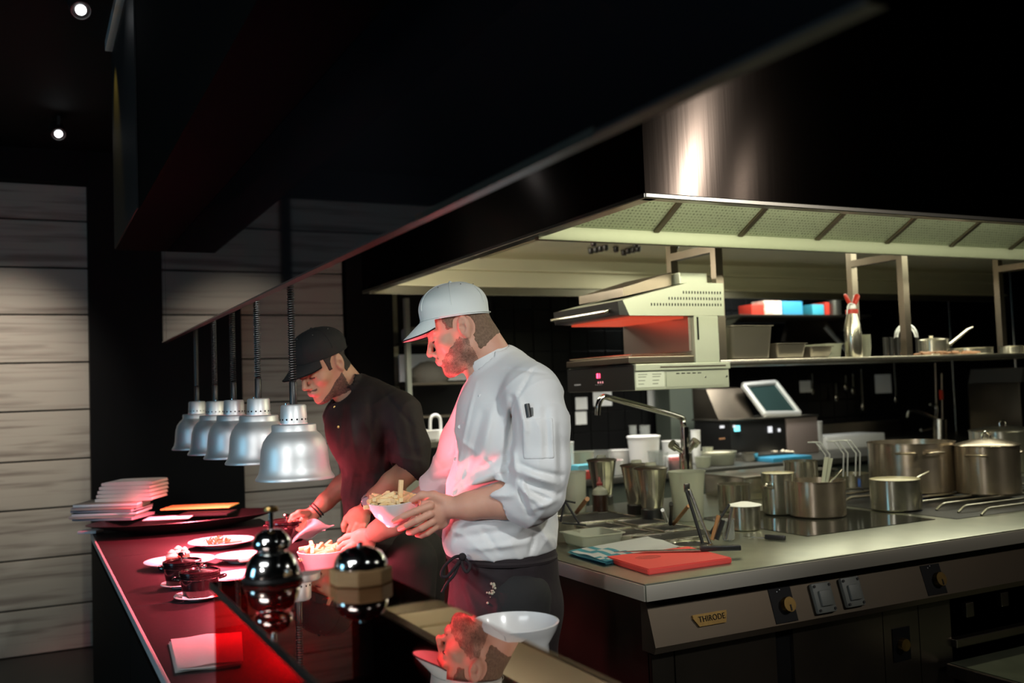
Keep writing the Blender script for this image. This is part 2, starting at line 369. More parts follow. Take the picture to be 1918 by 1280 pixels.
# ------------------------------------------------------------------ extraction hood
HX0, HX1, HY0, HY1, HZ = 1.60, 6.6, 2.29, 4.92, 2.0
t = thing('extraction_hood', 'large dark steel extraction hood hanging over the cooking island', 'hood', (4.0, 3.6, HZ))
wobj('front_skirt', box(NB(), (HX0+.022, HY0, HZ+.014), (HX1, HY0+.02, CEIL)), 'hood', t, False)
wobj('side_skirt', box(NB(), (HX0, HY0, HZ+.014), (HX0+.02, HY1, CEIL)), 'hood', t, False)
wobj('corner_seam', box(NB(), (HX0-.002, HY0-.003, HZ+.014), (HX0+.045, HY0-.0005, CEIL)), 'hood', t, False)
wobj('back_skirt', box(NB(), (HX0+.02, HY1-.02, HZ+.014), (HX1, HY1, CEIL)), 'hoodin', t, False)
wobj('front_lip', box(NB(), (HX0, HY0-.004, HZ), (HX1, HY0+.035, HZ+.016), .003), 'steel', t, False)
wobj('side_lip', box(NB(), (HX0-.004, HY0, HZ), (HX0+.045, HY1, HZ+.016), .003), 'steel', t, False)
wobj('back_lip', box(NB(), (HX0, HY1-.12, HZ-.012), (HX1, HY1-.1, HZ+.032), .003), 'steel', t, False)
wobj('back_lip_ledge', box(NB(), (HX0, HY1-.125, HZ+.034), (HX1, HY1-.02, HZ+.042)), 'hoodin', t, False)
wobj('back_ledge', box(NB(), (HX0+.02, HY1-.07, 2.135), (HX1, HY1-.02, 2.147)), 'hoodin', t, False)
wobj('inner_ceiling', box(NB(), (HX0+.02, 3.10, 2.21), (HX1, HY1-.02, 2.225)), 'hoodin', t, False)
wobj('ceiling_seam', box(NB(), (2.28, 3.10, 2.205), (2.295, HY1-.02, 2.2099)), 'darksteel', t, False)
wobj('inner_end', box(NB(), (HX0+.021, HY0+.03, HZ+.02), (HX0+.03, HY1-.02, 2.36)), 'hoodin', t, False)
wobj('gutter', box(NB(), (HX0+.03, 3.0, 1.992), (HX1, 3.03, 2.046), .006), mat('green_grey_gutter', (.20, .22, .155), .5, .2), t)
# sloping filter bank: bars and perforated panels
sl = Vector((0, 3.0-2.42, 2.046-2.36)); slL = sl.length; tilt = math.atan2(sl.z, sl.y)
fb = NB(); box(fb, (-.19, 0, -.004), (.19, slL, .004), .002)
f0 = obj('filter_panel', fb, 'filter', t, False)
br = NB(); box(br, (-.012, 0, -.012), (.012, slL, .006), .002)
b0 = obj('filter_frame_bar', br, 'darksteel', t, False)
for k in range(12):
    xx = 1.935+.405*k
    f = f0 if k == 0 else f0.copy(); b = b0 if k == 0 else b0.copy()
    if k: COL.objects.link(f); COL.objects.link(b)
    for o, dx in ((f, 0), (b, .2025)):
        o.location = Vector((xx+dx, 2.42, 2.36))-t.location; o.rotation_euler = (tilt, 0, 0)
# small black nozzles of the fire system under the hood ceiling
nz0 = None
for (px, py) in ((1112, 462), (1107, 476), (1116, 474), (1125, 472), (1134, 470), (1154, 473), (1169, 479), (1177, 476), (1186, 474), (1191, 464), (1195, 472), (1266, 467)):
    p = az(px, py, 2.18)
    if nz0 is None:
        nz = NB(); lathe(nz, [(0, .03), (.012, .03), (.016, .028), (.016, .008), (.011, 0), (0, 0)], 16); nz0 = o = obj('nozzle', nz, 'blackplastic', t)
    else: o = nz0.copy(); COL.objects.link(o)
    o.location = Vector((p[0], p[1], 2.18))-t.location
tip = NB(); lathe(tip, [(0, 0), (.006, 0), (.007, -.014), (0, -.016)], 12)

# ------------------------------------------------------------------ pass counter
PX0, PX1, PY0, PY1 = .248, .98, .30, 4.66
t = thing('pass_counter', 'long dark stone pass counter under the row of heat lamps', 'counter', (.6, 2.5, 0))
wobj('body', box(NB(), (PX0+.06, PY0+.02, 0), (PX1-.05, PY1-.02, WT-.05)), 'stoneside', t, False)
for a, b in ((PY0, .93), (.934, 1.92), (1.924, 2.90), (2.904, 3.88), (3.884, PY1)):
    wobj('stone_slab', box(NB(), (PX0+.004, a, WT-.045), (PX1, b, WT), .003), 'stone', t, False)
wobj('front_panel', box(NB(), (PX0, PY0, .06), (PX0+.012, 2.90, WT-.048)), 'stoneside', t, False)
wobj('front_panel', box(NB(), (PX0, 2.905, .06), (PX0+.012, PY1, WT-.048)), 'stoneside', t, False)
wobj('edge_trim', box(NB(), (PX0-.004, PY0, WT-.022), (PX0+.0035, PY1, WT+.0005), .0015), 'alu', t, False)

# ------------------------------------------------------------------ heat lamps
def make_lamp(x, y, zb, label):
    l = thing('heat_lamp', label, 'heat lamp', (x, y, zb), group='heat lamps over the pass')
    R = .105
    prof = [(R, 0), (R+.001, .004), (R-.003, .010), (.097, .018), (.093, .035), (.091, .060), (.089, .082), (.083, .103), (.072, .119), (.062, .128), (.060, .132),
            (.060, .146), (.057, .149), (.038, .150), (.038, .146), (.054, .142), (.058, .128), (.068, .117), (.079, .101), (.085, .080), (.087, .058), (.090, .03), (R-.004, .003)]
    obj('shade', lathe(NB(), prof+[prof[0]], 56), 'alu', l, ang=50)
    cp = NB(); lathe(cp, [(.037, .150), (.0365, .154), (.0345, .198), (.031, .202), (0, .203)], 40)
    cap_ = obj('lamp_cap', cp, 'alu', l)
    hb = NB()
    for k in range(16):
        a = 2*PI*k/16; R_ = Matrix.Rotation(a, 3, 'Z') @ Matrix.Rotation(PI/2, 3, 'Y')
        lathe(hb, [(0, 0), (.0026, 0), (.0026, .0005), (0, .0006)], 8, c=(.0363*math.cos(a), .0363*math.sin(a), .162), rot=R_)
    obj('vent_holes', hb, 'black', cap_)['kind'] = 'stuff'
    sc = NB(); lathe(sc, [(0, .1985), (.004, .1985), (.004, .2065), (0, .207)], 10, c=(-.022, -.012, 0)); obj('screw', sc, 'chrome', cap_)
    obj('lamp_stem', lathe(NB(), [(0, .203), (.0105, .203), (.0105, .262), (.008, .266), (0, .267)], 20), 'blackplastic', l)
    top = CEIL-.72-zb
    n = int((top-.262)/.0066); pts = []
    for k in range(n*8+1):
        a = 2*PI*k/8; z = .262+(top-.262)*k/(n*8); s = .9+.5*min(1, (z-.262)/.15)
        pts.append((.0085*math.cos(a), .0085*math.sin(a), z))
    obj('coiled_cord', tube(NB(), pts, .0024, 5), 'blackplastic', l)
    obj('heat_bulb', lathe(NB(), [(0, -.006), (.020, -.004), (.036, .004), (.044, .018), (.042, .034), (.025, .065), (.016, .09), (.016, .13), (0, .13)], 32), 'bulb', l)
    obj('ceiling_rail_clip', box(NB(), (-.02, -.02, top), (.02, .02, top+.02)), 'blackplastic', l)
    return l
LAMPS = [(2.630, 1.241, 'nearest and largest aluminium heat lamp of the row over the pass'), (3.075, 1.262, 'second nearest aluminium heat lamp, just left of the nearest one'),
         (3.480, 1.260, 'middle aluminium heat lamp of the row of five'), (3.855, 1.258, 'second farthest aluminium heat lamp of the row of five'), (4.300, 1.260, 'farthest, leftmost aluminium heat lamp over the pass')]
for i, (y, zb, lab) in enumerate(LAMPS):
    if i == 0: l0 = make_lamp(.65, y, zb, lab); l = l0
    else: l = dup(l0, (.65, y, zb), 0.35*i, lab)
    s = spot('heat_lamp_light', (.65, y, zb+.0), (.65, y, 0), 85, (1.0, .105, .15), 138, .5, .04)
    s.location.z = zb-.012

t = thing('lamp_rail', 'black rail above the heat lamps hidden behind the glass fascia', 'rail', (.65, 3.4, 2.33))
wobj('rail_body', box(NB(), (.63, 2.4, 2.3215), (.67, 4.5, 2.36)), 'blackplastic', t, False)
for y_ in (2.6, 4.2): wobj('hanger_rod', box(NB(), (.645, y_, 2.36), (.655, y_+.01, CEIL)), 'blackplastic', t, False)
# ------------------------------------------------------------------ cooking island
IX0, IX1, IY0, IY1 = 1.555, 6.2, 2.31, 3.98
t = thing('cooking_island', 'long stainless steel cooking island with a thick worktop edge', 'cooking island', (3.8, 3.1, 0)); ISL = t
wobj('worktop', box(NB(), (IX0, IY0, WT-.052), (IX1, IY1, WT), .008), 'worktop', t)
wobj('front_edge_band', box(NB(), (IX0+.004, IY0-.0015, WT-.051), (IX1, IY0+.004, WT-.006), .001), 'lip', t)  # thin bands of the brighter steel carry the lit look of the edge
wobj('side_edge_band', box(NB(), (IX0-.0015, IY0+.004, WT-.051), (IX0+.004, IY1, WT-.006), .001), 'lip', t)
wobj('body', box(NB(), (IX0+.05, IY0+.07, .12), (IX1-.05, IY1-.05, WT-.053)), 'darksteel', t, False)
wobj('plinth', box(NB(), (IX0+.1, IY0+.15, 0), (IX1-.1, IY1-.1, .12)), 'black', t, False)
# sloping control panel
cpz1, cpz0 = WT-.053, .693
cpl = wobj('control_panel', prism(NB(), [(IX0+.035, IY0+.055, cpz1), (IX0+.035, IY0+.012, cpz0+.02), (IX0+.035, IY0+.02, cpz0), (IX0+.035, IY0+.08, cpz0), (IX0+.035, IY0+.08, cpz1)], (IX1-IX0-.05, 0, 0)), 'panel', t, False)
nrm = Vector((0, -(cpz1-cpz0-.02), .0-.043)).normalized()
def onpanel(px, py, off=0.):
    """where a line of sight meets the sloping control panel"""
    d = Vector(ray(px, py)); p0 = Vector((0, IY0+.055, cpz1)); n = Vector((0, cpz1-cpz0-.02, -.043)).normalized(); n = -n
    o = Vector(CAMO); s = (p0-o).dot(n)/d.dot(n); return o+d*s+n*off
PN = -Vector((0, cpz1-cpz0-.02, -.043)).normalized()
PR = Matrix((Vector((1, 0, 0)), PN.cross(Vector((1, 0, 0))), PN)).transposed()   # local x right, y up-ish, z outwards
if PR.col[1].z < 0: PR = Matrix((Vector((1, 0, 0)), -PN.cross(Vector((1, 0, 0))), PN)).transposed()
def pplace(o, p): o.matrix_local = Matrix.Translation(p-ISL.location) @ PR.to_4x4(); return o
# doors and gaps under the panel
def fx(px, py, y=IY0+.055): return ay(px, py, y)
zt = cpz0-.012
xs = [fx(1265, 1260)[0], fx(1455, 1240)[0], fx(1488, 1240)[0], fx(1655, 1210)[0], fx(1722, 1200)[0], fx(1782, 1190)[0]]
FYY = IY0+.055
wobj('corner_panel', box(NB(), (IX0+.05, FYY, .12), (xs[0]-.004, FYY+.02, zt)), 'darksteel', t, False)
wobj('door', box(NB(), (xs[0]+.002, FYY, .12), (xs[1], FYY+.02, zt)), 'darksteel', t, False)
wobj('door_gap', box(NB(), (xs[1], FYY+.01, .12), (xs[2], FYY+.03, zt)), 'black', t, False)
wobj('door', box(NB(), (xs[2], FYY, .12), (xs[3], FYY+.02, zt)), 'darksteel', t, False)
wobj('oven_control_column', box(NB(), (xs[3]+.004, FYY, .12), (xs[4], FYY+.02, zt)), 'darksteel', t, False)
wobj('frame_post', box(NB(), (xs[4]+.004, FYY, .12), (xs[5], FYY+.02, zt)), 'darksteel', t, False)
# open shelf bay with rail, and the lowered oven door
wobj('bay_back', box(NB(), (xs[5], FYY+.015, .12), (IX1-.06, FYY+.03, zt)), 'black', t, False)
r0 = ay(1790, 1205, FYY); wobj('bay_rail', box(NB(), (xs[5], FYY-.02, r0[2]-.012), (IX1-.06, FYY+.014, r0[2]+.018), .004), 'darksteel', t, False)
for px, py in ((1815, 1145), (1880, 1125)):
    q = ay(px, py, FYY-.0); wobj('bay_bracket', box(NB(), (q[0]-.02, FYY-.006, q[2]-.02), (q[0]+.02, FYY+.014, q[2]+.03), .003), 'darksteel', t, False)
q = ay(1772, 1243, FYY-.02)
od = wobj('oven_door', box(NB(), (q[0], FYY-.46, q[2]-.045), (q[0]+.75, FYY-.02, q[2]), .004), 'darksteel', t, False)
wobj('door_glass', box(NB(), (q[0]+.006, FYY-.45, q[2]+.0005), (q[0]+.74, FYY-.03, q[2]+.003)), mat('greenish_oven_glass', (.22, .24, .17), .3, .6, var=(10, (.14, .16, .11), .3)), t, False)
# maker's badge
p = onpanel(1329, 1158, .001); badge = NB(); W, Hh = .062, .020
prism(badge, [(-W, Hh*.75, 0), (W, Hh*.75, 0), (W*.99, Hh*.3, 0), (W*.84, -Hh, 0), (-W*.74, -Hh, 0), (-W, Hh*.2, 0)], (0, 0, .005))
bo = pplace(obj('maker_badge', badge, 'brass', t, False), p)
fc = bpy.data.curves.new('badge_lettering', 'FONT'); fc.body = 'THIRODE'; fc.size = .0235; fc.extrude = .0006; fc.align_x = 'CENTER'; fc.align_y = 'CENTER'; fc.space_character = 1.08
fo = bpy.data.objects.new('badge_lettering', fc); COL.objects.link(fo); fc.materials.append(M['black']); fo.parent = bo; fo.location = (.004, -.001, .0056); fo.scale = (.92, 1, 1)
bpy.context.view_layer.update(); me_ = bpy.data.meshes.new_from_object(fo.evaluated_get(bpy.context.evaluated_depsgraph_get())); fm = bpy.data.objects.new('badge_lettering', me_); COL.objects.link(fm)
fm.parent = bo; fm.location = fo.location; fm.scale = fo.scale; bpy.data.objects.remove(fo); fm.name = 'badge_lettering'
# switches
def knobplate(px, py, w_, h_, kx, label):
    p = onpanel(px, py, .0005); pl = pplace(obj('knob_plate', box(NB(), (-w_/2, -h_/2, 0), (w_/2, h_/2, .002), .001), 'darkplate', t, False), p)
    kb = NB(); n = 26; pr = []
    for k in range(n*2):
        a = PI*k/n; r = .0235 if k % 2 else .0215; pr.append((kx+r*math.cos(a), -.003+r*math.sin(a), .002))
    prism(kb, pr, (0, 0, .018)); k1 = obj('knob', kb, 'brass', pl, False); k1['label'] = label
    obj('knob_pointer', box(NB(), (kx-.002, -.022, .0201), (kx+.002, -.004, .0225)), 'blackplastic', k1, False)
    for dx, dy in ((-.012, .04), (.0, .045)): obj('printed_mark', box(NB(), (dx-.001, dy-.0015, .002), (dx+.001, dy+.0015, .0022)), 'paper', pl, False)
knobplate(1466, 1133, .088, .108, .012, 'brass serrated control knob')
knobplate(1748, 1086, .092, .100, .018, 'brass serrated knob in shadow')
p = fx(1688, 1207); pl = wobj('knob_plate', box(NB(), (p[0]-.04, FYY-.003, p[2]-.055), (p[0]+.04, FYY-.0005, p[2]+.055)), 'darkplate', t, False)
kb = NB(); pr = [(p[0]+(.021 if k % 2 else .019)*math.cos(PI*k/22), FYY-.003, p[2]+(.021 if k % 2 else .019)*math.sin(PI*k/22)) for k in range(44)]
wobj('knob', prism(kb, pr, (0, -.018, 0)), 'brass', t, False)
def switchbox(px, py):
    p = onpanel(px, py, .0005); s = pplace(obj('socket_cover', box(NB(), (-.040, -.047, 0), (.040, .047, .016), .008), 'grey', t), p)
    obj('raised_lid', box(NB(), (-.022, -.026, .016), (.024, .022, .024), .004), 'grey', s)
    for sx_ in (-1, 1):
        for sy_ in (-1, 1): obj('screw', lathe(NB(), [(0, .019), (.0045, .019), (.0045, .0162), (0, .016)], 12, c=(sx_*.031, sy_*.037, 0)), 'castiron', s)
switchbox(1538, 1121); switchbox(1592, 1110)
# hob plate, gas grates, set-in pans
def quadplate(name, pts, m, h=.003, parent=None):
    b = NB(); prism(b, [Vector((p[0], p[1], WT+.0004)) for p in pts], (0, 0, h)); return wobj(name, b, m, parent or ISL, False)
a = az(1512, 1006, WT); hx0, hy0 = a[0]-.0, a[1]
hx1 = az(1752, 974, WT)[0]
hy1 = az(1420, 962, WT)[1]+.25
quadplate('induction_hob', [(hx0, hy0), (hx1, hy0), (hx1, 3.28), (hx0, 3.28)], 'hobglass', .002)
# gas burner with bent steel grate bars, black well below
quadplate('burner_well', [(3.20, 2.60), (4.75, 2.60), (4.75, 3.62), (3.20, 3.62)], 'castiron', .0015)
def grate(x0, x1, y0, y1, n, along='x'):
    for k in range(n):
        g = NB(); zz = WT+.026
        if along == 'x':
            y = y0+(y1-y0)*k/(n-1); pts = [(x0-.02, y, WT+.004), (x0+.012, y, zz-.004), (x0+.03, y, zz), (x1-.03, y, zz), (x1-.01, y, zz-.005), (x1, y, WT+.004)]
        else:
            x = x0+(x1-x0)*k/(n-1); pts = [(x, y0, WT+.004), (x, y0+.025, zz-.003), (x, y0+.04, zz), (x, y1-.04, zz), (x, y1-.025, zz-.003), (x, y1, WT+.004)]
        tube(g, pts, .0055, 8); wobj('grate_bar', g, 'gratemetal', ISL)
grate(3.36, 4.05, 2.60, 3.02, 5)
grate(4.1, 4.7, 2.62, 3.05, 5)
grate(3.26, 3.62, 3.22, 3.58, 4)
wobj('burner_cap', lathe(NB(), [(0, .018), (.04, .018), (.045, .012), (.045, 0), (0, 0)], 28, c=(3.70, 3.26, WT+.002)), 'castiron', ISL)
fl = NB()
for k in range(24):
    a = 2*PI*k/24; lathe(fl, [(0, 0), (.004, .003), (0, .014)], 6, c=(3.70+.05*math.cos(a), 3.26+.05*math.sin(a), WT+.012))
f_ = wobj('gas_flames', fl, 'flame', ISL); f_['kind'] = 'stuff'
# second black hotplate at the left with grid lines
g = NB()
# set-in gastronorm wells at the left end of the worktop
def well(x0, x1, y0, y1, m='polish', dep=.0, name='set_in_pan'):
    r = NB(); zz = WT+.0005; e = .012
    box(r, (x0, y0, zz), (x1, y0+e, zz+.008), .003); box(r, (x0, y1-e, zz), (x1, y1, zz+.008), .003)
    box(r, (x0, y0+e, zz), (x0+e, y1-e, zz+.008), .003); box(r, (x1-e, y0+e, zz), (x1, y1-e, zz+.008), .003)
    w_ = wobj(name, r, m, ISL)
    bpy.context.view_layer.update()
    i = NB(); box(i, (x0+e, y0+e, zz), (x1-e, y1-e, zz+.0015)); bmesh.ops.translate(i, verts=i.verts[:], vec=-Vector(ISL.location)); obj('pan_floor', i, 'castiron', w_, False)
    return w_
well(1.98, 2.30, 2.86, 3.02); well(1.96, 2.12, 3.05, 3.20); well(2.15, 2.31, 3.05, 3.20); well(1.97, 2.13, 3.24, 3.42); well(2.16, 2.33, 3.24, 3.42); well(1.98, 2.32, 3.46, 3.72)

# ------------------------------------------------------------------ salamander grill on its green-grey post
SX, SY = 2.215, 3.30
t = thing('salamander_grill', 'steel salamander grill with raised vented hood and red digits', 'grill', (SX+.24, SY+.3, 1.438)); SAL = t
gm = mat('salamander_side_steel', (.52, .56, .46), .42, .5, bump=(8, .02, .004))
D = .54; Wd = .485
def S(x, y, z): return (SX+x, SY+y, z)
wobj('base_case', box(NB(), S(.0, .0, 1.440), S(Wd, D, 1.548), .004), gm, t, False)
wobj('front_glass', box(NB(), S(-.006, .002, 1.442), S(-.0005, D-.002, 1.546)), 'blackplastic', t, False)
wobj('side_groove', box(NB(), S(.0, -.012, 1.520), S(Wd, -.0005, 1.548), .003), gm, t, False)
wobj('side_groove_slot', box(NB(), S(.12, -.0135, 1.530), S(.46, -.0121, 1.536)), 'darksteel', t, False)
wobj('rating_label', box(NB(), S(.004, -.0025, 1.452), S(.145, -.0006, 1.515)), mat('label_silver', (.62, .66, .58), .5, .3), t, False)
for j, zz in enumerate((1.505, 1.495, 1.480, 1.466)):
    for x_ in (.015, .085): wobj('printed_line', box(NB(), S(x_, -.003, zz-.0015), S(x_+.045-(j*.006), -.0026, zz+.0015)), 'greenpost', t, False)
wobj('side_plate', box(NB(), S(.155, -.0025, 1.450), S(.475, -.0006, 1.513)), gm, t, False)
for k in range(5): wobj('slot', box(NB(), S(.205+.028*k, -.004, 1.503), S(.222+.028*k, -.0026, 1.507)), 'black', t, False)
for x_ in (.355, .468): wobj('screw', lathe(NB(), [(0, .004), (.004, .003), (.004, 0), (0, 0)], 12, c=S(x_, -.0026, 1.487), rot=Matrix.Rotation(PI/2, 3, 'X')), 'chrome', t)
wobj('spill_tray', box(NB(), S(-.02, .01, 1.552), S(.36, D-.02, 1.580), .004), 'darksteel', t, False)
rk = NB()
for k in range(20): tube(rk, [S(.0, .03+.026*k, 1.588), S(.33, .03+.026*k, 1.588)], .003, 6)
for x_ in (.0, .33): tube(rk, [S(x_, .02, 1.586), S(x_, D-.03, 1.586)], .004, 6)
r_ = wobj('grill_rack', rk, 'steel', t); r_['kind'] = 'stuff'
# back column with slot, red-lit splash panel
wobj('back_column', box(NB(), S(.312, .0, 1.5485), S(.440, D, 1.7475), .003), gm, t, False)
wobj('column_slot', box(NB(), S(.326, -.002, 1.645), S(.334, -.0004, 1.742)), 'black', t, False)
wobj('splash_panel', box(NB(), S(.296, .02, 1.60), S(.311, D-.02, 1.7475)), mat('copper_lit_steel', (.50, .42, .38), .35, 1.), t, False)
# raised hood: side profile extruded across
prof = [(-.02, 1.700), (.055, 1.686), (.47, 1.694), (.47, 1.798), (.30, 1.798), (-.05, 1.733)]
hd = wobj('lifting_hood', prism(NB(), [S(a, 0, b) for a, b in [(-.012, 1.748), (.475, 1.748), (.478, 1.888), (.293, 1.888), (-.043, 1.811)]], (0, D, 0)), gm, t, False)
wobj('hood_front', prism(NB(), [S(a, .001, b) for a, b in [(-.060, 1.750), (-.013, 1.7485), (-.044, 1.811), (-.066, 1.806)]], (0, D-.002, 0)), 'blackplastic', t, False)
wobj('front_handle', tube(NB(), smooth_path([S(-.062, .08, 1.775), S(-.092, .10, 1.768), S(-.092, D-.05, 1.768), S(-.062, D-.03, 1.775)], 4), .007, 8), 'steel', t)
for row, (n, zz, xe) in enumerate(((14, 1.846, .458), (19, 1.820, .458), (25, 1.794, .458))):
    for k in range(n):
        if row == 0 and k == 0: vs = obj('vent_slot', box(NB(), (-.0018, -.002, -.0055), (.0018, .0, .0055)), 'black', t, False)
        o = vs if (row == 0 and k == 0) else vs.copy()
        if o is not vs: COL.objects.link(o)
        o.location = Vector(S(xe-.0150*k, -.0004, zz))-t.location
wobj('chimney', prism(NB(), [S(a, .09, b) for a, b in [(.02, 1.836), (.27, 1.886), (.27, 1.942), (.02, 1.872)]], (0, .36, 0)), 'darksteel', t, False)
wobj('control_box', box(NB(), S(.285, .05, 1.889), S(.43, .4, 1.938), .003), gm, t, False)
wobj('heating_element', box(NB(), S(.01, .03, 1.738), S(.28, D-.03, 1.746)), mat('glowing_element', (.3, .05, .02), .5, emit=((1, .11, .05), .45)), t, False)
l = area('salamander_glow', S(.15, D/2, 1.735), S(.17, D/2, 1.0), .25, .45, .28, (1, .10, .05))
# red digits "81" and keys on the front glass
def seg7(ch, y, z, s, parent):
    on = {'8': 'abcdefg', '1': 'bc', '0': 'abcdef'}[ch]; b = NB(); w_, h_ = s*.5, s
    P = {'a': ((0, h_), (w_, h_)), 'b': ((w_, h_), (w_, h_/2)), 'c': ((w_, h_/2), (w_, 0)), 'd': ((0, 0), (w_, 0)), 'e': ((0, 0), (0, h_/2)), 'f': ((0, h_/2), (0, h_)), 'g': ((0, h_/2), (w_, h_/2))}
    for c in on:
        (a0, b0_), (a1, b1_) = P[c]; e = s*.10
        box(b, (SX-.0075, y-max(a0, a1)-e, z+min(b0_, b1_)-e), (SX-.0062, y-min(a0, a1)+e, z+max(b0_, b1_)+e))
    return wobj('digit', b, 'redled', parent, False)
yd = SY+D*.52
seg7('8', yd, 1.500, .017, t); seg7('1', yd-.014, 1.500, .017, t)
for k in range(3): wobj('key_mark', box(NB(), (SX-.0075, yd-.012-.018*k, 1.476), (SX-.0062, yd-.006-.018*k, 1.484)), mat('dim_red_mark', (.5, .2, .2), .5, emit=((1, .4, .45), .7)), t, False)
for k in range(4): wobj('printed_mark', box(NB(), (SX-.0075, yd+.01-.016*k, 1.468), (SX-.0062, yd+.014-.016*k, 1.471)), 'purple', t, False)
mk = NB()
for k in range(5): box(mk, (SX-.0075, SY+D-.07-.012*k, 1.470), (SX-.0062, SY+D-.063-.012*k, 1.477))
m_ = wobj('small_lettering', mk, 'purple', t, False)
wobj('mounting_bracket', box(NB(), S(.441, .10, 1.60), S(.524, .14, 1.68), .003), 'darksteel', t, False)

# ------------------------------------------------------------------ hanging shelf over the island
HSZ = 1.560
t = thing('hanging_shelf', 'steel shelf hung on square posts over the cooking island', 'shelf', (4.2, 3.58, HSZ))
wobj('shelf_board', box(NB(), (2.74, 3.40, HSZ-.026), (6.1, 3.78, HSZ), .004), 'steel', t)
for x_ in (2.76, 3.925, 5.09):
    wobj('post', box(NB(), (x_-.02, 3.405, HSZ), (x_+.02, 3.440, 2.20)), 'darksteel', t, False)
    wobj('post', box(NB(), (x_-.02, 3.735, HSZ), (x_+.02, 3.77, 2.20)), 'darksteel', t, False)
    wobj('tie_bar', box(NB(), (x_-.02, 3.44, 2.045), (x_+.02, 3.735, 2.08)), 'darksteel', t, False)
# ------------------------------------------------------------------ back counter under the tiles
t = thing('back_counter', 'long steel back counter along the black tiled wall', 'counter', (5.2, 5.8, 0)); BC = t
wobj('worktop', box(NB(), (3.02, 5.10, WT-.04), (9.2, 6.44, WT), .004), mat('dark_counter_steel', (.10, .10, .09), .4, .5), t)
wobj('cabinet_body', box(NB(), (3.06, 5.16, .1), (9.15, 6.42, WT-.041)), mat('grey_green_cabinet', (.16, .19, .16), .4, .5), t, False)
for k in range(7):
    wobj('cabinet_door', box(NB(), (3.08+.8*k, 5.145, .14), (3.84+.8*k, 5.158, WT-.06), .002), mat('grey_green_cabinet', (.2, .2, .2)), t, False)
wobj('backsplash', box(NB(), (5.0, 6.40, WT), (7.2, 6.43, WT+.16)), 'steel', t, False)

# ------------------------------------------------------------------ helpers for vessels
def stand(px, yb, wpx, hpx, z=WT):
    """front foot point of a round vessel seen at (px, yb): gives centre, radius, height in metres"""
    p = az(px, yb, z); d = (p-CAMO).dot(CM @ np.array([0, 0, -1.])); r = wpx*d/(2*FPX); r = r/(1-wpx/(2*FPX)*.9)
    hd_ = _nz([p[0], p[1], 0]); c = p+hd_*r
    return Vector((c[0], c[1], z)), r, hpx*(d)/FPX
EPS = .0006
def hollow(r, h, th=.002, rim=.003, rb=None, lip=.0, base=.006):
    rb = rb or r
    return [(0, 0), (rb-.006, 0), (rb, .006), (r, h-.004), (r+rim+lip, h-.002), (r+rim+lip, h), (r-th, h), (r-th, h-.004), (rb-th, base+.002), (rb-.008, base), (0, base)]
def pot(label, px, yb, wpx, hpx, m='polish', z=WT, handle=None, lid=False, loops=False, content=None, name='saucepan', cat='pot', group=None, knobcol=None, extra=0.):
    c, r, h = stand(px, yb, wpx, hpx, z); c.z += EPS+extra
    t = thing(name, label, cat, c, group=group)
    obj('pot_body', lathe(NB(), hollow(r, h), 56), m, t)
    if content:
        obj('contents', lathe(NB(), [(0, h*content[1]), (r-.003, h*content[1]), (r-.003, h*content[1]-.004), (0, h*content[1]-.004)], 40), content[0], t)
    if handle:     # (angle deg in world xy, length, rise)
        a = math.radians(handle[0]); dx, dy = math.cos(a), math.sin(a); L_ = handle[1]; z0 = h*.72; hb = NB()
        P = [(dx*(r-.001), dy*(r-.001), z0), (dx*(r+.03), dy*(r+.03), z0+.008), (dx*(r+L_*.6), dy*(r+L_*.6), z0+handle[2]*.7), (dx*(r+L_), dy*(r+L_), z0+handle[2])]
        tube(hb, smooth_path(P, 6), [.006]*7+[.0075]*6+[.006]*6, 10)
        obj('handle', hb, m, t)
        rv = NB(); R_ = Matrix.Rotation(a, 3, 'Z') @ Matrix.Rotation(PI/2, 3, 'Y')
        box(rv, (-.012, -.018, -.014), (.004, .018, .014), .003); rb_ = obj('handle_bracket', rv, m, t); rb_.location = (dx*(r+.004), dy*(r+.004), z0); rb_.rotation_euler = (0, 0, a)
    if loops:      # side loop handles in world angles
        for a_ in loops:
            a = math.radians(a_); z0 = h*.80; w_ = .042; hb = NB(); pts = []
            for (u, v, zz) in ((r-.001, -w_, 0), (r+.02, -w_, .004), (r+.034, -w_*.7, .006), (r+.038, 0, .007), (r+.034, w_*.7, .006), (r+.02, w_, .004), (r-.001, w_, 0)):
                pts.append((u*math.cos(a)-v*math.sin(a), u*math.sin(a)+v*math.cos(a), z0+zz))
            tube(hb, smooth_path(pts, 4), .005, 8); obj('loop_handle', hb, m, t)
    if lid:
        lb = NB(); lathe(lb, [(0, h+.028), (r*.45, h+.024), (r*.85, h+.010), (r+.004, h+.003), (r+.006, h+.0005), (r*.8, h+.004), (0, h+.02)], 48); L = obj('lid', lb, m, t)
        kb = NB(); tube(kb, smooth_path([(-.026, 0, h+.026), (-.024, 0, h+.046), (0, 0, h+.058), (.024, 0, h+.046), (.026, 0, h+.026)], 5), .004, 8); obj('lid_handle', kb, 'chrome', L)
    return t, c, r, h
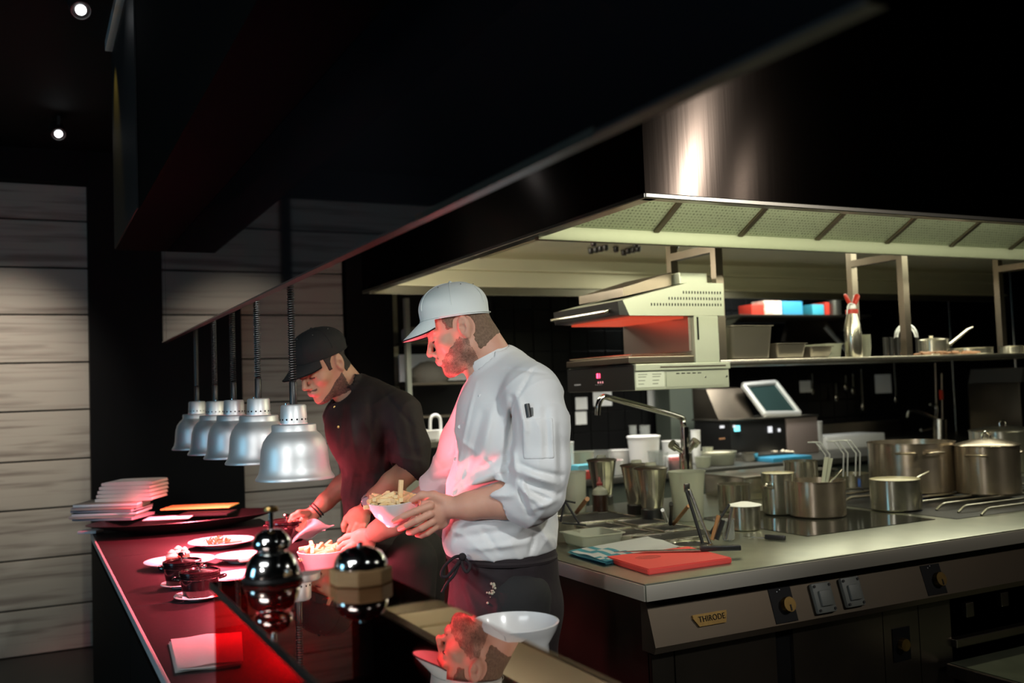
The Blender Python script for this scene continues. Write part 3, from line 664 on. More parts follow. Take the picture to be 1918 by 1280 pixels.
def gnpan(label, lo, hi, z, h, m='gnsteel', name='gastronorm_pan', cat='pan', rz=0., taper=.9, group=None, content=None, th=.0015):
    cx, cy = (lo[0]+hi[0])/2, (lo[1]+hi[1])/2; W_, D_ = (hi[0]-lo[0])/2, (hi[1]-lo[1])/2
    t = thing(name, label, cat, (cx, cy, z+EPS), rz, group)
    b = NB(); lv = [(taper, 0), (taper*.5+.5, h*.5), (1, h-.003), (1.0, h)]
    rings = []
    def ring(sx, z_, off=0.):
        out = []; a, c = W_*sx+off, D_*sx+off; q = min(a, c)*.22
        for (ux, uy, a0) in ((1, 1, 0), (-1, 1, 90), (-1, -1, 180), (1, -1, 270)):
            for k in range(4):
                an = math.radians(a0+30*k); out.append(b.verts.new((ux*(a-q)+q*math.cos(an), uy*(c-q)+q*math.sin(an), z_)))
        return out
    R_ = [ring(taper*.9, 0), ring(taper, .006), ring(1, h-.004), ring(1, h-.003, .008), ring(1, h, .008), ring(1, h, -.002), ring(taper, .008, -.002), ring(taper*.9, .004, -.002)]
    for p, q in zip(R_[:-1], R_[1:]):
        n = len(p)
        for k in range(n): b.faces.new((p[k], p[(k+1) % n], q[(k+1) % n], q[k]))
    b.faces.new(R_[0][::-1]); b.faces.new(R_[-1])
    obj('pan_body', b, m, t)
    if content:
        c_ = NB(); box(c_, (-W_*.93, -D_*.93, h*content[1]-.004), (W_*.93, D_*.93, h*content[1]), .003); obj('contents', c_, content[0], t)
    return t
def tub(label, c, r, h, m='whiteplastic', lid=None, name='plastic_tub', cat='tub', rb=None, content=None, group=None):
    t = thing(name, label, cat, (c[0], c[1], c[2]+EPS), group=group)
    obj('tub_body', lathe(NB(), hollow(r, h, .002, .003, rb or r*.86), 40), m, t)
    if lid: obj('lid', lathe(NB(), [(0, h+.006), (r-.004, h+.006), (r+.006, h+.003), (r+.006, h-.006), (r+.0035, h-.006), (r+.0035, h+.001), (0, h+.001)], 40), lid, t)
    if content: obj('contents', lathe(NB(), [(0, h*content[1]+.006), (r*.5, h*content[1]+.004), (r*.88, h*content[1]), (r*.88, h*content[1]-.004), (0, h*content[1]-.004)], 32), content[0], t)
    return t

# ------------------------------------------------------------------ pots on the island
pot('stained low pot on the induction hob with spatulas inside', 1532, 975, 104, 68, 'usedpot', name='cooking_pot', extra=.004, loops=False, content=('clear', .8))
pot('tall narrow steel pot with pale rim left of the stained pot', 1461, 969, 62, 78, 'polish', name='tall_pot', extra=.004, handle=(200, .06, 0.0), content=('mash', .97))
pot('small bright saucepan with white inside, in front of the big stockpot', 1680, 962, 92, 58, 'polish', extra=.004, handle=(12, .17, .04), content=('mash', .93))
pot('biggest wide stockpot without lid boiling on the gas', 1711, 928, 154, 95, 'usedpot', z=WT+.028, name='stockpot', loops=[215, 250], content=('clear', .9))
pot('tall dark stockpot with a domed lid at the right edge', 1853, 930, 112, 92, 'usedpot', z=WT+.028, name='stockpot', loops=[200, 350], lid=True)
pot('pale lidded stockpot standing behind the other lidded one', 1884, 888, 118, 78, 'polish', name='stockpot', loops=[190], lid=True)
pot('small steel pan beside the mixing jugs with a white brush in it', 1377, 962, 60, 52, 'polish', name='small_pot')
pot('small milk pan between the stained pot and the fryer pans', 1503, 942, 62, 76, 'polish', name='small_pot')
pot('shallow steel bowl behind the stained pot', 1598, 918, 62, 28, 'polish', name='steel_bowl', cat='bowl')
# square pot with white cloth-like paper and spots
t_, c_, r_0, h_0 = pot('bright small tin with white creamy filling and printed mark', 1397, 997, 56, 46, 'polish', name='filled_tin', cat='tin', content=('mash', .99))
b = NB(); lathe(b, [(0, .010), (.02, .012), (r_0*.8, .006), (r_0+.006, .002), (r_0+.007, 0), (0, 0)], 24); obj('overflowing_cream', b, 'whitecloth', t_).location = (0, 0, h_0+.0005)
# spatulas in the stained pot
c, r, h = stand(1532, 975, 104, 68)
def stick(name, label, cat, p0, p1, w0, w1, th, m, group=None):
    t = thing(name, label, cat, p0, group=group); d = Vector(p1)-Vector(p0); L_ = d.length; q = d.to_track_quat('Z', 'Y')
    b = NB(); rr = q.to_matrix()
    prism(b, [rr @ Vector(v) for v in ((-w0, -th/2, 0), (w0, -th/2, 0), (w1, -th/2, L_), (-w1, -th/2, L_))], rr @ Vector((0, th, 0))); obj('stick', b, m, t, False); return t
for k, (px1, py1, off) in enumerate(((1548, 857, .0), (1556, 859, .012))):
    p1 = ad(px1, py1, 4.05); p0 = (c.x+off, c.y-.01, WT+.02)
    stick('spatula', ('left', 'right')[k]+' of two pale flat spatula handles standing in the stained pot', 'spatula', p0, p1, .006, .009, .004, 'milky')
p1 = ad(1574, 880, 4.05); t = thing('ladle', 'short bent steel ladle handle leaning out of the stained pot', 'ladle', (c.x+.05, c.y, WT+.02))
wobj('ladle_handle', tube(NB(), smooth_path([(c.x+.05, c.y, WT+.02), (c.x+.07, c.y, WT+.12), tuple(ad(1568, 892, 4.0)), tuple(ad(1578, 880, 4.0))], 5), .005, 8), 'steel', t)
# fryer with three basket handles
fp = az(1510, 935, WT); 
t = thing('deep_fryer', 'low steel deep fryer behind the pots with three bent basket handles', 'fryer', (3.25, 3.75, WT))
wobj('fryer_case', box(NB(), (3.02, 3.62, WT+EPS), (3.60, 3.92, WT+.105), .006), 'polish', t)
wobj('fryer_rim', box(NB(), (3.01, 3.61, WT+.1052), (3.61, 3.93, WT+.112), .003), 'steel', t)
for (px, py) in ((1522, 828), (1556, 826), (1579, 825)):
    a = ad(px, py+2, 4.45); hb = NB()
    for off in (0, .026):
        P = [Vector((a[0]-.03+off, a[1], a[2]+.004)), Vector((a[0]+.0+off, a[1]-.02, a[2]+.002)), Vector((a[0]+.035+off, a[1]-.04, a[2]-.055)), Vector((a[0]+.035+off, a[1]-.03, WT+.11))]
        tube(hb, P, .0035, 6)
    wobj('basket_handle', hb, 'alu', t)
q = az(1641, 905, WT); wobj('fryer_button', box(NB(), (3.50, 3.612, WT+.07), (3.53, 3.6195, WT+.095)), 'black', t, False)

# ------------------------------------------------------------------ prep end of the island
# blender jugs
def jug(px, yb, label, wt=72):
    c, r, h = stand(px, yb, wt*.62, 95); t = thing('blender_jug', label, 'jug', (c.x, c.y, WT+EPS), group='steel blender jugs'); s = wt/72*.073
    obj('jug_body', lathe(NB(), [(0, .045), (.042, .045), (.046, .052), (.056, .13), (.068, .205), (.070, .208), (.067, .208), (.054, .13), (.043, .056), (0, .055)], 48), 'polish', t)
    obj('jug_foot', lathe(NB(), [(0, 0), (.046, 0), (.048, .006), (.048, .040), (.043, .0445), (0, .0445)], 32), 'blackplastic', t)
    ld = obj('jug_lid', lathe(NB(), [(0, .222), (.03, .221), (.064, .216), (.073, .212), (.073, .2085), (0, .2085)], 40), 'darksteel', t)
    obj('lid_cap', lathe(NB(), [(0, .234), (.022, .234), (.024, .2225), (0, .2222)], 24), 'milky', ld)
    return t
j1 = jug(1196, 966, 'left jug of the touching pair of steel blender jugs')
p = az(1222, 975, WT); j2 = dup(j1, (p[0]+.03, p[1]+.04, WT+EPS), .3, 'right, nearer jug of the touching pair of steel blender jugs')
p = az(1126, 945, WT); j3 = dup(j1, (p[0]+.0, p[1]-.02, WT+EPS), .1, 'single steel blender jug behind the sauce bottle')
# sauce bottle
c, r, h = stand(1125, 962, 28, 50); t = thing('squeeze_bottle', 'squeeze bottle of dark sauce with a red cap in front of the single blender jug', 'bottle', (c.x, c.y, WT+EPS))
obj('bottle_body', lathe(NB(), [(0, 0), (r, 0), (r+.001, .004), (r+.001, .085), (r-.002, .100), (.012, .113), (.012, .119), (0, .119)], 32), 'milky', t)
obj('sauce_fill', lathe(NB(), [(r+.0013, .004), (r+.0013, .079), (r+.0016, .079), (r+.0016, .004)], 32), 'sauce', t)
obj('bottle_cap', lathe(NB(), [(.014, .1195), (.014, .130), (.008, .136), (.003, .158), (0, .158), (0, .1195)], 20), mat('dark_red_cap', (.18, .02, .02), .4), t)
# pitchers
def pitcher(px, yb, wpx, hpx, label, m='milky', wide=1.18, nm='plastic_pitcher'):
    c, r, h = stand(px, yb, wpx, hpx); t = thing(nm, label, 'pitcher', (c.x, c.y, WT+EPS))
    obj('pitcher_body', lathe(NB(), [(0, 0), (r-.004, 0), (r, .005), (r*1.08, h*.6), (r*wide, h*.96), (r*wide+.004, h), (r*wide-.002, h), (r*1.05, h*.6), (r-.004, .007), (0, .006)], 40), m, t)
    hb = NB(); a = r*1.05; tube(hb, smooth_path([(a, 0, h*.9), (a+.04, 0, h*.88), (a+.045, 0, h*.5), (a, 0, h*.25)], 6), .006, 8); obj('handle', hb, m, t).rotation_euler[2] = 1.25
    return t
pitcher(1290, 978, 56, 92, 'wide translucent plastic pitcher beside the blender jugs', wide=1.22)
pitcher(1078, 962, 40, 76, 'narrow translucent pitcher against the white jacket sleeve', wide=1.12)
# faucet of the island
fx_, fy_ = ay(1284, 900, 3.55)[0], 3.55
t = thing('tall_faucet', 'tall chrome mixer faucet with a long swung spout over the island', 'faucet', (fx_, fy_, WT))
fd = (np.array([fx_, fy_, 0])-CAMO).dot(CM @ np.array([0, 0, -1.]))
b1 = ad(1284, 892, fd); b2 = ad(1284, 850, fd); b3 = ad(1279, 792, fd); el = ad(1268, 780, fd); sp1 = ad(1150, 748, fd-.25); sp2 = ad(1126, 752, fd-.3); sp3 = ad(1119, 778, fd-.31)
wobj('faucet_base', tube(NB(), [(b2[0], b2[1], WT+EPS), tuple(b2)], .029, 20), 'chrome', t)
wobj('faucet_neck', tube(NB(), [tuple(b2), (b2[0], b2[1], b3[2]-.02)], .019, 16), 'chrome', t)
wobj('faucet_spout', tube(NB(), smooth_path([(b2[0], b2[1], b3[2]-.03), tuple(b3), tuple(el), tuple(sp1), tuple(ad(1130, 744, fd-.3)), tuple(ad(1121, 758, fd-.31)), tuple(sp3)], 7), .0125, 12), 'chrome', t)
for (qa, qb, r_) in (((1279, 848), (1258, 832), .02), ((1290, 846), (1304, 826), .02)):
    a = ad(*qa, fd); b_ = ad(*qb, fd-.03); m_ = a*.45+b_*.55
    wobj('tap_handle', tube(NB(), [tuple(a), tuple(m_), tuple(m_*.9+b_*.1), tuple(b_)], [.010, .011, r_, r_*1.05], 14), 'chrome', t)
# red cutting board and knife
bp_ = [az(1135, 1043, WT+.018), az(1214, 1067, WT+.018), az(1371, 1045, WT+.018), az(1290, 1024, WT+.018)]
cc = sum(bp_)/4; t = thing('cutting_board', 'red plastic cutting board on the front corner of the island', 'cutting board', (cc[0], cc[1], WT+EPS))
b = NB(); prism(b, [Vector((p[0]-cc[0], p[1]-cc[1], 0)) for p in bp_], (0, 0, .018)); bmesh.ops.bevel(b, geom=b.edges[:], offset=.003, segments=2, affect='EDGES'); obj('board', b, 'redboard', t)
p = az(1214, 1044, WT+.019); b = NB(); lathe(b, [(0, .0002), (.02, .0002), (.03, 0), (0, 0)], 20, sx=1.5); s_ = obj('juice_stain', b, 'stain', t); s_.location = (p[0]-cc[0], p[1]-cc[1], .0183)
def knife(p0, p1, hl, label, z, hw=.011, bl='steel', hmat='blackplastic', bw=.034):
    p0 = Vector((p0[0], p0[1], z)); p1 = Vector((p1[0], p1[1], z)); d = (p1-p0); L_ = d.length; a = math.atan2(d.y, d.x)
    t = thing('chef_knife', label, 'knife', p0, a)
    b = NB(); prism(b, [(0, -.002, 0), (L_-hl, -bw/2, 0), (L_-hl, bw/2, 0), (L_*.25, bw*.38, 0)], (0, 0, .002)); obj('blade', b, bl, t, False)
    b = NB(); box(b, (L_-hl, -hw, -.004), (L_, hw, .014), .005); obj('handle', b, hmat, t)
    for k in range(3):
        obj('rivet', lathe(NB(), [(0, .0145), (.003, .0144), (.003, .013), (0, .013)], 10, c=(L_-hl*(.2+.3*k), 0, 0)), 'chrome', t)
    return t
knife(az(1150, 1037, WT+.02), az(1388, 1031, WT+.02), .13, 'long black-handled knife lying across the red board', WT+.0235)
# small brush / palette knife at the right
knife(az(1392, 1009, WT), az(1472, 1014, WT), .075, 'small black-handled palette knife lying on the bare worktop', WT+.0055, bw=.012, hw=.007)
# folded blue checked towel
def towel(name, label, pts, z, m='whitecloth', stripes='bluecloth', lay=4, th=.0045):
    c0 = sum(np.array(p) for p in pts)/len(pts); t = thing(name, label, 'towel', (c0[0], c0[1], z+EPS))
    P = [Vector((p[0]-c0[0], p[1]-c0[1], 0)) for p in pts]
    for k in range(lay):
        b = NB(); n = 14; ox, oy = random.uniform(-.006, .006), random.uniform(-.006, .006); vs = []
        for j in range(n+1):
            row = []
            for i in range(n+1):
                u, v = i/n, j/n; p = (P[0]*(1-u)+P[1]*u)*(1-v)+(P[3]*(1-u)+P[2]*u)*v
                zz = k*th*(1+.0*u)+.0012*math.sin(7*u+k)*math.cos(5*v)+.0012+ (.004*math.exp(-((u-.5)/.2)**2) if k == lay-1 else 0)
                row.append(b.verts.new((p.x+ox, p.y+oy, zz)))
            vs.append(row)
        fs = []
        for j in range(n):
            for i in range(n): fs.append(b.faces.new((vs[j][i], vs[j][i+1], vs[j+1][i+1], vs[j+1][i])))
        bmesh.ops.solidify(b, geom=fs, thickness=-.0032)
        o = obj('cloth_layer', b, m, t, ang=80)
        if stripes:
            o.data.materials.append(M[stripes])
            for f in o.data.polygons:
                c = f.center; u = None
                d0 = (P[1]-P[0]); d1 = (P[3]-P[0]); q = Vector((c.x, c.y, 0))-P[0]
                u = q.dot(d0)/d0.length_squared; v = q.dot(d1)/d1.length_squared
                if abs(v-.08) < .05 or abs(v-.24) < .035 or abs(u-.92) < .05 or abs(u-.76) < .03 or (k < lay-1 and v < .3): f.material_index = 1
    return t
tp = [az(1064, 1034, WT+.012), az(1133, 1054, WT+.012), az(1272, 1026, WT+.012), az(1212, 1007, WT+.012)]
towel('folded_towel', 'folded white towel with blue stripes beside the red board', tp, WT)
# flat translucent container
a = az(1055, 1018, WT); q_ = az(1165, 1020, WT); gnpan('low translucent plastic container behind the blue striped towel', (q_[0]-.17, q_[1]-.02), (q_[0]-.0, q_[1]+.14), WT, .045, 'milky', name='plastic_container', cat='container', th=.002)
# utensil well and utensils
w0 = az(1305, 1024, WT)
t = thing('utensil_well', 'round steel utensil well sunk near the front of the worktop', 'utensil holder', (w0[0], w0[1]+.03, WT))
obj('well_rim', lathe(NB(), [(.062, .0006), (.072, .0006), (.074, .004), (.066, .007), (.062, .004), (.062, .0006)], 36), 'polish', t)
obj('well_floor', lathe(NB(), [(0, .0012), (.061, .0012), (.061, .0006), (0, .0006)], 30), 'castiron', t)
wc = Vector((w0[0], w0[1]+.03, WT+.004))
def rod(name, label, cat, pa, pb, r, m, extra=None):
    pa = Vector(pa); pa.z = max(pa.z, WT+.009+r) if pa.z < WT+.05 else pa.z
    t = thing(name, label, cat, pa); b = NB(); tube(b, [pa, pb], r, 8); wobj('shaft', b, m, t); 
    if extra: extra(t)
    return t
def toward(px, py, d): return Vector(ad(px, py, d))
dw = (np.array(wc)-CAMO).dot(CM @ np.array([0, 0, -1.]))
tg = thing('kitchen_tongs', 'long steel tongs leaning left out of the utensil well', 'tongs', wc+Vector((-.01, .0, 0)))
for k, (px0, px1) in enumerate(((1316, 1284), (1330, 1291))):
    b = NB(); tube(b, [toward(px0, 1018, dw), toward(px1, 915+k*3, dw+.03)], .006, 8); wobj('tong_arm', b, 'castiron' if k == 0 else 'steel', tg)
wobj('tong_hinge', box(NB(), toward(1282, 918, dw+.03)-Vector((.004, .008, .008)), toward(1291, 910, dw+.03)+Vector((.004, .008, .008)), .003), 'steel', tg)
rod('wooden_spoon', 'brown wooden spoon handle standing in the utensil well', 'spoon', toward(1334, 1016, dw), toward(1346, 966, dw+.02), .007, 'brownwood')
rod('steel_whisk_handle', 'steel utensil handle leaning right in the utensil well', 'utensil', toward(1360, 1018, dw), toward(1371, 950, dw+.02), .006, 'steel')
rod('black_spatula_handle', 'black spatula handle in the utensil well', 'spatula', toward(1342, 1018, dw-.01), toward(1354, 975, dw), .009, 'blackplastic')
rod('dark_thin_ladle', 'thin dark ladle handle crossing behind the wooden spoon', 'ladle', toward(1330, 1000, dw+.04), toward(1366, 945, dw+.06), .005, 'castiron')
c, r, h = stand(1365, 1015, 26, 34); t = thing('small_glass_jar', 'small clear jar beside the utensil well', 'jar', c+Vector((0, 0, EPS))); obj('jar_body', lathe(NB(), hollow(.022, .075), 24), 'clear', t)
# second group of utensils: white slotted spatula, black peeler, wooden stick near pitcher
d2 = 3.55
rod('white_slotted_handle', 'flat white slotted handle by the big translucent pitcher', 'utensil', Vector(az(1250, 985, WT)), toward(1241, 956, d2), .007, 'whiteplastic')
rod('black_peeler_handle', 'black handle standing between the pitcher and white handle', 'utensil', Vector(az(1256, 990, WT)), toward(1257, 944, d2), .008, 'blackplastic')
rod('wooden_stick', 'light brown wooden handle leaning against the pitcher', 'utensil', Vector(az(1262, 990, WT)), toward(1290, 948, d2-.02), .007, 'brownwood')
# wire stand near the jacket
t = thing('wire_stand', 'small black wire stand by the sleeve of the white jacket', 'stand', az(1060, 975, WT))
for (pa, pb) in (((1050, 978), (1058, 938)), ((1058, 938), (1085, 982)), ((1052, 980), (1098, 984)), ((1058, 938), (1078, 942))):
    A_ = toward(*pa, 3.45); B_ = toward(*pb, 3.45); A_.z = max(A_.z, WT+.006); B_.z = max(B_.z, WT+.006); wobj('wire', tube(NB(), [A_, B_], .004, 6), 'castiron', t)
rod('brown_tongs', 'brown and steel tongs resting beside the wire stand', 'tongs', Vector(az(1080, 968, WT))+Vector((0, 0, .01)), toward(1100, 935, 3.6), .009, 'brownwood')

# ------------------------------------------------------------------ things on the hanging shelf
z = HSZ
def onshelf(px, y=3.46): return ay(px, 668, y)[0]
gnpan('deep steel container at the left end of the hanging shelf', (onshelf(1366, 3.45), 3.43), (onshelf(1447, 3.45), 3.72), z, .155, 'gnsteel', name='steel_container', cat='container', taper=.9)
gnpan('medium low steel container beside the deep one on the shelf', (onshelf(1452), 3.44), (onshelf(1508), 3.7), z, .072, 'gnsteel', name='steel_container', cat='container')
gnpan('lowest steel container between the medium one and the siphon', (onshelf(1515), 3.44), (onshelf(1556), 3.7), z, .055, 'gnsteel', name='steel_container', cat='container')
gnpan('small yellowish container right behind the siphon bottle', (onshelf(1560), 3.5), (onshelf(1592), 3.66), z, .07, 'milky', name='plastic_container', cat='container')
sx_ = onshelf(1600); t = thing('cream_siphon', 'steel cream siphon with red collar and red-tipped lever', 'siphon', (sx_, 3.46, z+EPS))
obj('bottle_body', lathe(NB(), [(0, 0), (.034, 0), (.037, .004), (.038, .10), (.034, .145), (.024, .185), (.022, .20), (0, .20)], 40), 'polish', t)
obj('red_collar', lathe(NB(), [(.0225, .192), (.027, .193), (.027, .211), (0, .212), (0, .19)], 32), 'red', t)
obj('valve_head', lathe(NB(), [(0, .212), (.018, .212), (.02, .22), (.014, .235), (0, .238)], 24), 'alu', t)
obj('charger_holder', tube(NB(), [(.008, 0, .225), (.022, 0, .245), (.036, 0, .272), (.039, 0, .277)], [.008, .0125, .0135, .010], 14), 'red', t); t.scale = (1.1, 1.1, 1.1)
obj('nozzle', tube(NB(), [(-.004, 0, .23), (-.018, .0, .25), (-.034, 0, .276), (-.036, 0, .28)], [.008, .009, .0075, .005], 12), 'red', t)
obj('lever', tube(NB(), smooth_path([(.01, -.01, .232), (-.03, -.02, .236), (-.045, -.02, .218), (-.05, -.02, .19)], 6), .003, 8), 'alu', t)
for k in range(7):
    x_ = onshelf(1634); o = thing('paper_cup', 'stacked pale green cup beside the siphon', 'cup', (x_, 3.50, z+EPS+.011*k), group='stack of pale cups on the shelf') if k == 0 else None
    lb_ = ('lowest', 'second lowest', 'third from the bottom', 'middle', 'third from the top', 'second highest', 'topmost')[k]+' of the nested pale cups beside the siphon'
    if k == 0: cup0 = o; obj('cup_body', lathe(NB(), hollow(.026, .045, .0015, .002, .021), 28), 'milky', cup0); cup0['label'] = lb_
    else: dup(cup0, (x_, 3.50, z+EPS+.011*k), 0, lb_)
# three perforated black stacks
for k, px in enumerate((1660, 1671, 1683)):
    x_ = ay(px, 668, 3.55)[0]; t = thing('spice_rack_tube', ('left', 'middle', 'right')[k]+' of three black perforated tubes on the shelf', 'tube', (x_, 3.55, z+EPS))
    obj('tube_body', lathe(NB(), [(0, 0), (.013, 0), (.013, .10), (0, .10)], 16), 'blackplastic', t)
    b = NB()
    for j in range(7): lathe(b, [(0, .0005), (.003, .0003), (.003, 0), (0, 0)], 8, c=(0, -.0131, .012+.0135*j), rot=Matrix.Rotation(PI/2, 3, 'X'))
    o = obj('bright_holes', b, 'steel', t); o['kind'] = 'stuff'
# spring coil hose arc
t = thing('coil_spring_hose', 'arched coil of spring wire behind the shelf post', 'hose', (ay(1700, 668, 3.6)[0], 3.6, z+EPS)); b = NB(); pts = []
for k in range(28*9+1):
    s = k/(28*9); a = PI*s; cx_ = -.075*math.cos(a); cz_ = .10+.065*math.sin(a) if True else 0
    if s < .0: pass
    w_ = 2*PI*28*s; nx, nz = -math.cos(a), math.sin(a)
    pts.append((cx_+nx*.009*math.cos(w_), .009*math.sin(w_), cz_+nz*.009*math.cos(w_)))
tube(b, pts, .0022, 5); obj('spring', b, 'alu', t)
for sx_ in (-1, 1): obj('hose_leg', tube(NB(), [(sx_*.075, 0, 0), (sx_*.075, 0, .10)], .007, 8), 'blackplastic', t)
# saucepan with long handle on the shelf
x_ = ay(1748, 660, 3.60)[0]
t = thing('saucepan', 'lidded steel saucepan with long raised handle on the shelf', 'pot', (x_, 3.60, z+EPS+.0)); rr, hh = .072, .085
obj('pot_body', lathe(NB(), hollow(rr, hh), 48), 'polish', t)
L = obj('lid', lathe(NB(), [(0, hh+.012), (.05, hh+.009), (rr+.004, hh+.003), (rr+.005, hh+.0005), (0, hh+.0006)], 40), 'polish', t); obj('lid_knob', lathe(NB(), [(0, hh+.024), (.012, hh+.024), (.012, hh+.019), (.006, hh+.012), (0, hh+.012)], 20, c=(-.01, 0, 0)), 'polish', L)
hb = NB(); tube(hb, [(rr-.002, -.02, hh*.6), (rr+.03, -.03, hh*.75), (rr+.14, -.05, hh+.05), (rr+.18, -.055, hh+.065)], [.008, .009, .008, .004], 10); obj('handle', hb, 'steel', t)
obj('handle_clamp', box(NB(), (rr-.006, -.035, .03), (rr+.014, .0, .09), .004), 'polish', t)
for k, (px, wd, hh) in enumerate(((1818, .11, .038), (1890, .085, .044), (1915, .09, .04))):
    x_ = ay(px, 660, 3.58)[0]; t = thing('ring_pan', ('wide low steel ring pan right of the saucepan', 'smaller steel ring pan near the right end of the shelf', 'rightmost steel ring pan on the shelf')[k], 'pan', (x_+.02*k, 3.58+.0*k, z+EPS)); obj('pan_body', lathe(NB(), hollow(wd if k == 0 else .06, hh), 44), 'polish', t)
# rough dried herbs or cutlery laid along the shelf edge
rd = random.Random(3)
for k in range(22):
    px = rd.uniform(1690, 1835); x_ = ay(px, 668, 3.43)[0]; yy = 3.43+rd.uniform(-.008, .02); a = rd.uniform(-.35, .35); L_ = rd.uniform(.05, .10)
    if k == 0:
        t0 = thing('cinnamon_stick', 'rough brown twig in the row along the shelf edge', 'twig', (x_, yy, z+.006), a, 'twigs lying along the shelf edge'); o0 = obj('bark', tube(NB(), [(-.035, 0, 0), (-.01, .002, .001), (.02, -.001, 0), (.035, .001, .001)], [.004, .005, .0045, .004], 7), 'brownfood', t0); t0.scale = (1, 1, 1)
    else: dup(t0, (x_, yy, z+.006+.004*(k % 3)), a)

# ------------------------------------------------------------------ things on the back counter
def bc(px, py, y): p = ay(px, py, y); return p
def btub(px, ytop, wpx, hpx, y, m, label, name='plastic_tub', cat='tub', lid=None, content=None, rb=None):
    p = ay(px, ytop, y); d = (p-CAMO).dot(CM @ np.array([0, 0, -1.])); r = wpx*d/(2*FPX); h = max(.02, p[2]-WT-EPS)
    return tub(label, (p[0], y, WT), r, h, m, lid, name, cat, rb, content)
btub(1205, 818, 60, 50, 5.45, 'whiteplastic', 'big white plastic tub with a lid in the middle of the back counter', lid='whiteplastic')
btub(1185, 797, 14, 20, 5.75, 'clear', 'clear bottle behind the big white tub', 'clear_bottle', 'bottle')
btub(1207, 797, 20, 20, 5.75, 'clear', 'clear cup behind the big white tub', 'clear_cup', 'cup')
btub(1262, 826, 46, 40, 5.55, 'whiteplastic', 'white tub right behind the faucet')
btub(1302, 806, 18, 40, 5.5, 'whiteplastic', 'tall white roll right of the faucet', 'paper_roll', 'roll')
btub(1345, 846, 66, 34, 5.30, 'milky', 'low oval tub of pale sauce near the counter edge', content=('mash', .9))
btub(1520, 790, 38, 34, 5.80, 'whiteplastic', 'white bucket right of the grill press', 'white_bucket', 'bucket')
btub(1118, 845, 54, 24, 5.5, 'clear', 'clear bowl left of the big white tub', 'clear_bowl', 'bowl')
btub(1062, 828, 24, 30, 5.3, 'whiteplastic', 'white dish stack beside the sleeve', 'white_dishes', 'dish')
btub(1160, 843, 40, 22, 5.6, 'whiteplastic', 'low white bowl left of the big white tub', 'white_bowl', 'bowl')
btub(1238, 848, 28, 22, 5.35, 'clear', 'clear pot of sprouts near the big white tub', 'clear_pot', 'pot')
btub(1325, 838, 20, 40, 5.42, 'milky', 'narrow cream carton-like tub beside the faucet', 'narrow_tub', 'tub')
btub(1390, 860, 26, 14, 5.5, 'mash', 'small mound bowl at the right of the sauce tub', 'small_bowl', 'bowl')
btub(1092, 846, 40, 24, 5.35, 'milky', 'low cloudy tub behind the single blender jug')
btub(1150, 862, 34, 20, 5.22, 'whiteplastic', 'small white tub just right of the single blender jug', content=('pink', .9))
btub(1228, 845, 30, 34, 5.22, 'clear', 'clear cup above the right jug of the pair', 'clear_cup', 'cup')
btub(1290, 832, 34, 34, 5.62, 'clear', 'crumpled clear bag-like tub behind the faucet tap', 'clear_tub', 'tub')
btub(1316, 856, 30, 26, 5.2, 'milky', 'cream cup low beside the sauce tub', 'cream_cup', 'cup')
btub(1372, 850, 30, 20, 5.6, 'whiteplastic', 'white dish behind the oval sauce tub', 'white_dish', 'dish')
btub(1262, 862, 24, 18, 5.18, 'clear', 'tiny clear tub below the white food box', 'clear_tub', 'tub')
btub(1190, 872, 30, 14, 5.16, 'whiteplastic', 'shallow white dish at the counter edge above the jug pair', 'white_dish', 'dish')
btub(1405, 848, 30, 12, 5.35, 'steel', 'shallow steel bowl left of the flat tray', 'steel_bowl', 'bowl')
def bbox_(name, label, cat, px0, px1, ytop, y, dep, m, bev=.004, zb=WT):
    a = ay(px0, ytop, y); b = ay(px1, ytop, y); t = thing(name, label, cat, ((a[0]+b[0])/2, y, zb+EPS))
    o = obj('body', box(NB(), (-(b[0]-a[0])/2, -dep/2, 0), ((b[0]-a[0])/2, dep/2, max(.008, a[2]-zb)), bev), m, t); return t
bbox_('towel_stack', 'pale blue cloth pad on the back counter left end', 'cloth', 1075, 1120, 872, 5.2, .1, 'bluecloth')
bbox_('blue_board', 'blue cutting board lying at the right of the back counter', 'cutting board', 1428, 1500, 858, 5.25, .22, 'blue')
bbox_('steel_tray', 'flat steel tray next to the blue board', 'tray', 1385, 1470, 853, 5.42, .2, 'steel')
bbox_('white_board', 'white cutting board with knives right of the bucket', 'cutting board', 1525, 1632, 818, 5.85, .28, 'whiteplastic')
bbox_('food_box', 'white food box with red print near the faucet', 'box', 1248, 1285, 855, 5.3, .12, 'whiteplastic')
bbox_('red_label', 'small red packet beside the white food box', 'packet', 1254, 1272, 858, 5.18, .03, 'pink')
bbox_('red_board', 'dark red board edge behind the sauce bottle', 'cutting board', 1075, 1108, 884, 5.14, .06, 'stain')
# heaps of food
def heap(name, label, px, py, wpx, y, m, n=26, s=.012, seed=1, hz=.03):
    p = ay(px, py, y); d = (p-CAMO).dot(CM @ np.array([0, 0, -1.])); R_ = wpx*d/(2*FPX); rr = random.Random(seed)
    b = NB()
    for k in range(n):
        a = rr.uniform(0, 2*PI); q = rr.random()**.6; x_, y_ = R_*q*math.cos(a), .06*q*math.sin(a); zz = hz*(1-q)*rr.random()
        bmesh.ops.create_icosphere(b, subdivisions=1, radius=s*rr.uniform(.7, 1.3), matrix=Matrix.Translation((x_, y_, zz+s*1.3)))
    o = obj(name, b, m, None, loc=(p[0], y, WT)); tag(o, label, 'food'); o['kind'] = 'stuff'; return o
heap('chopped_onion', 'heap of pale chopped food on the back counter', 1175, 868, 40, 5.25, 'mash', seed=4)
heap('minced_meat', 'pink heap of food left of the blender pair', 1165, 870, 30, 5.32, 'pink', 20, .014, 5)
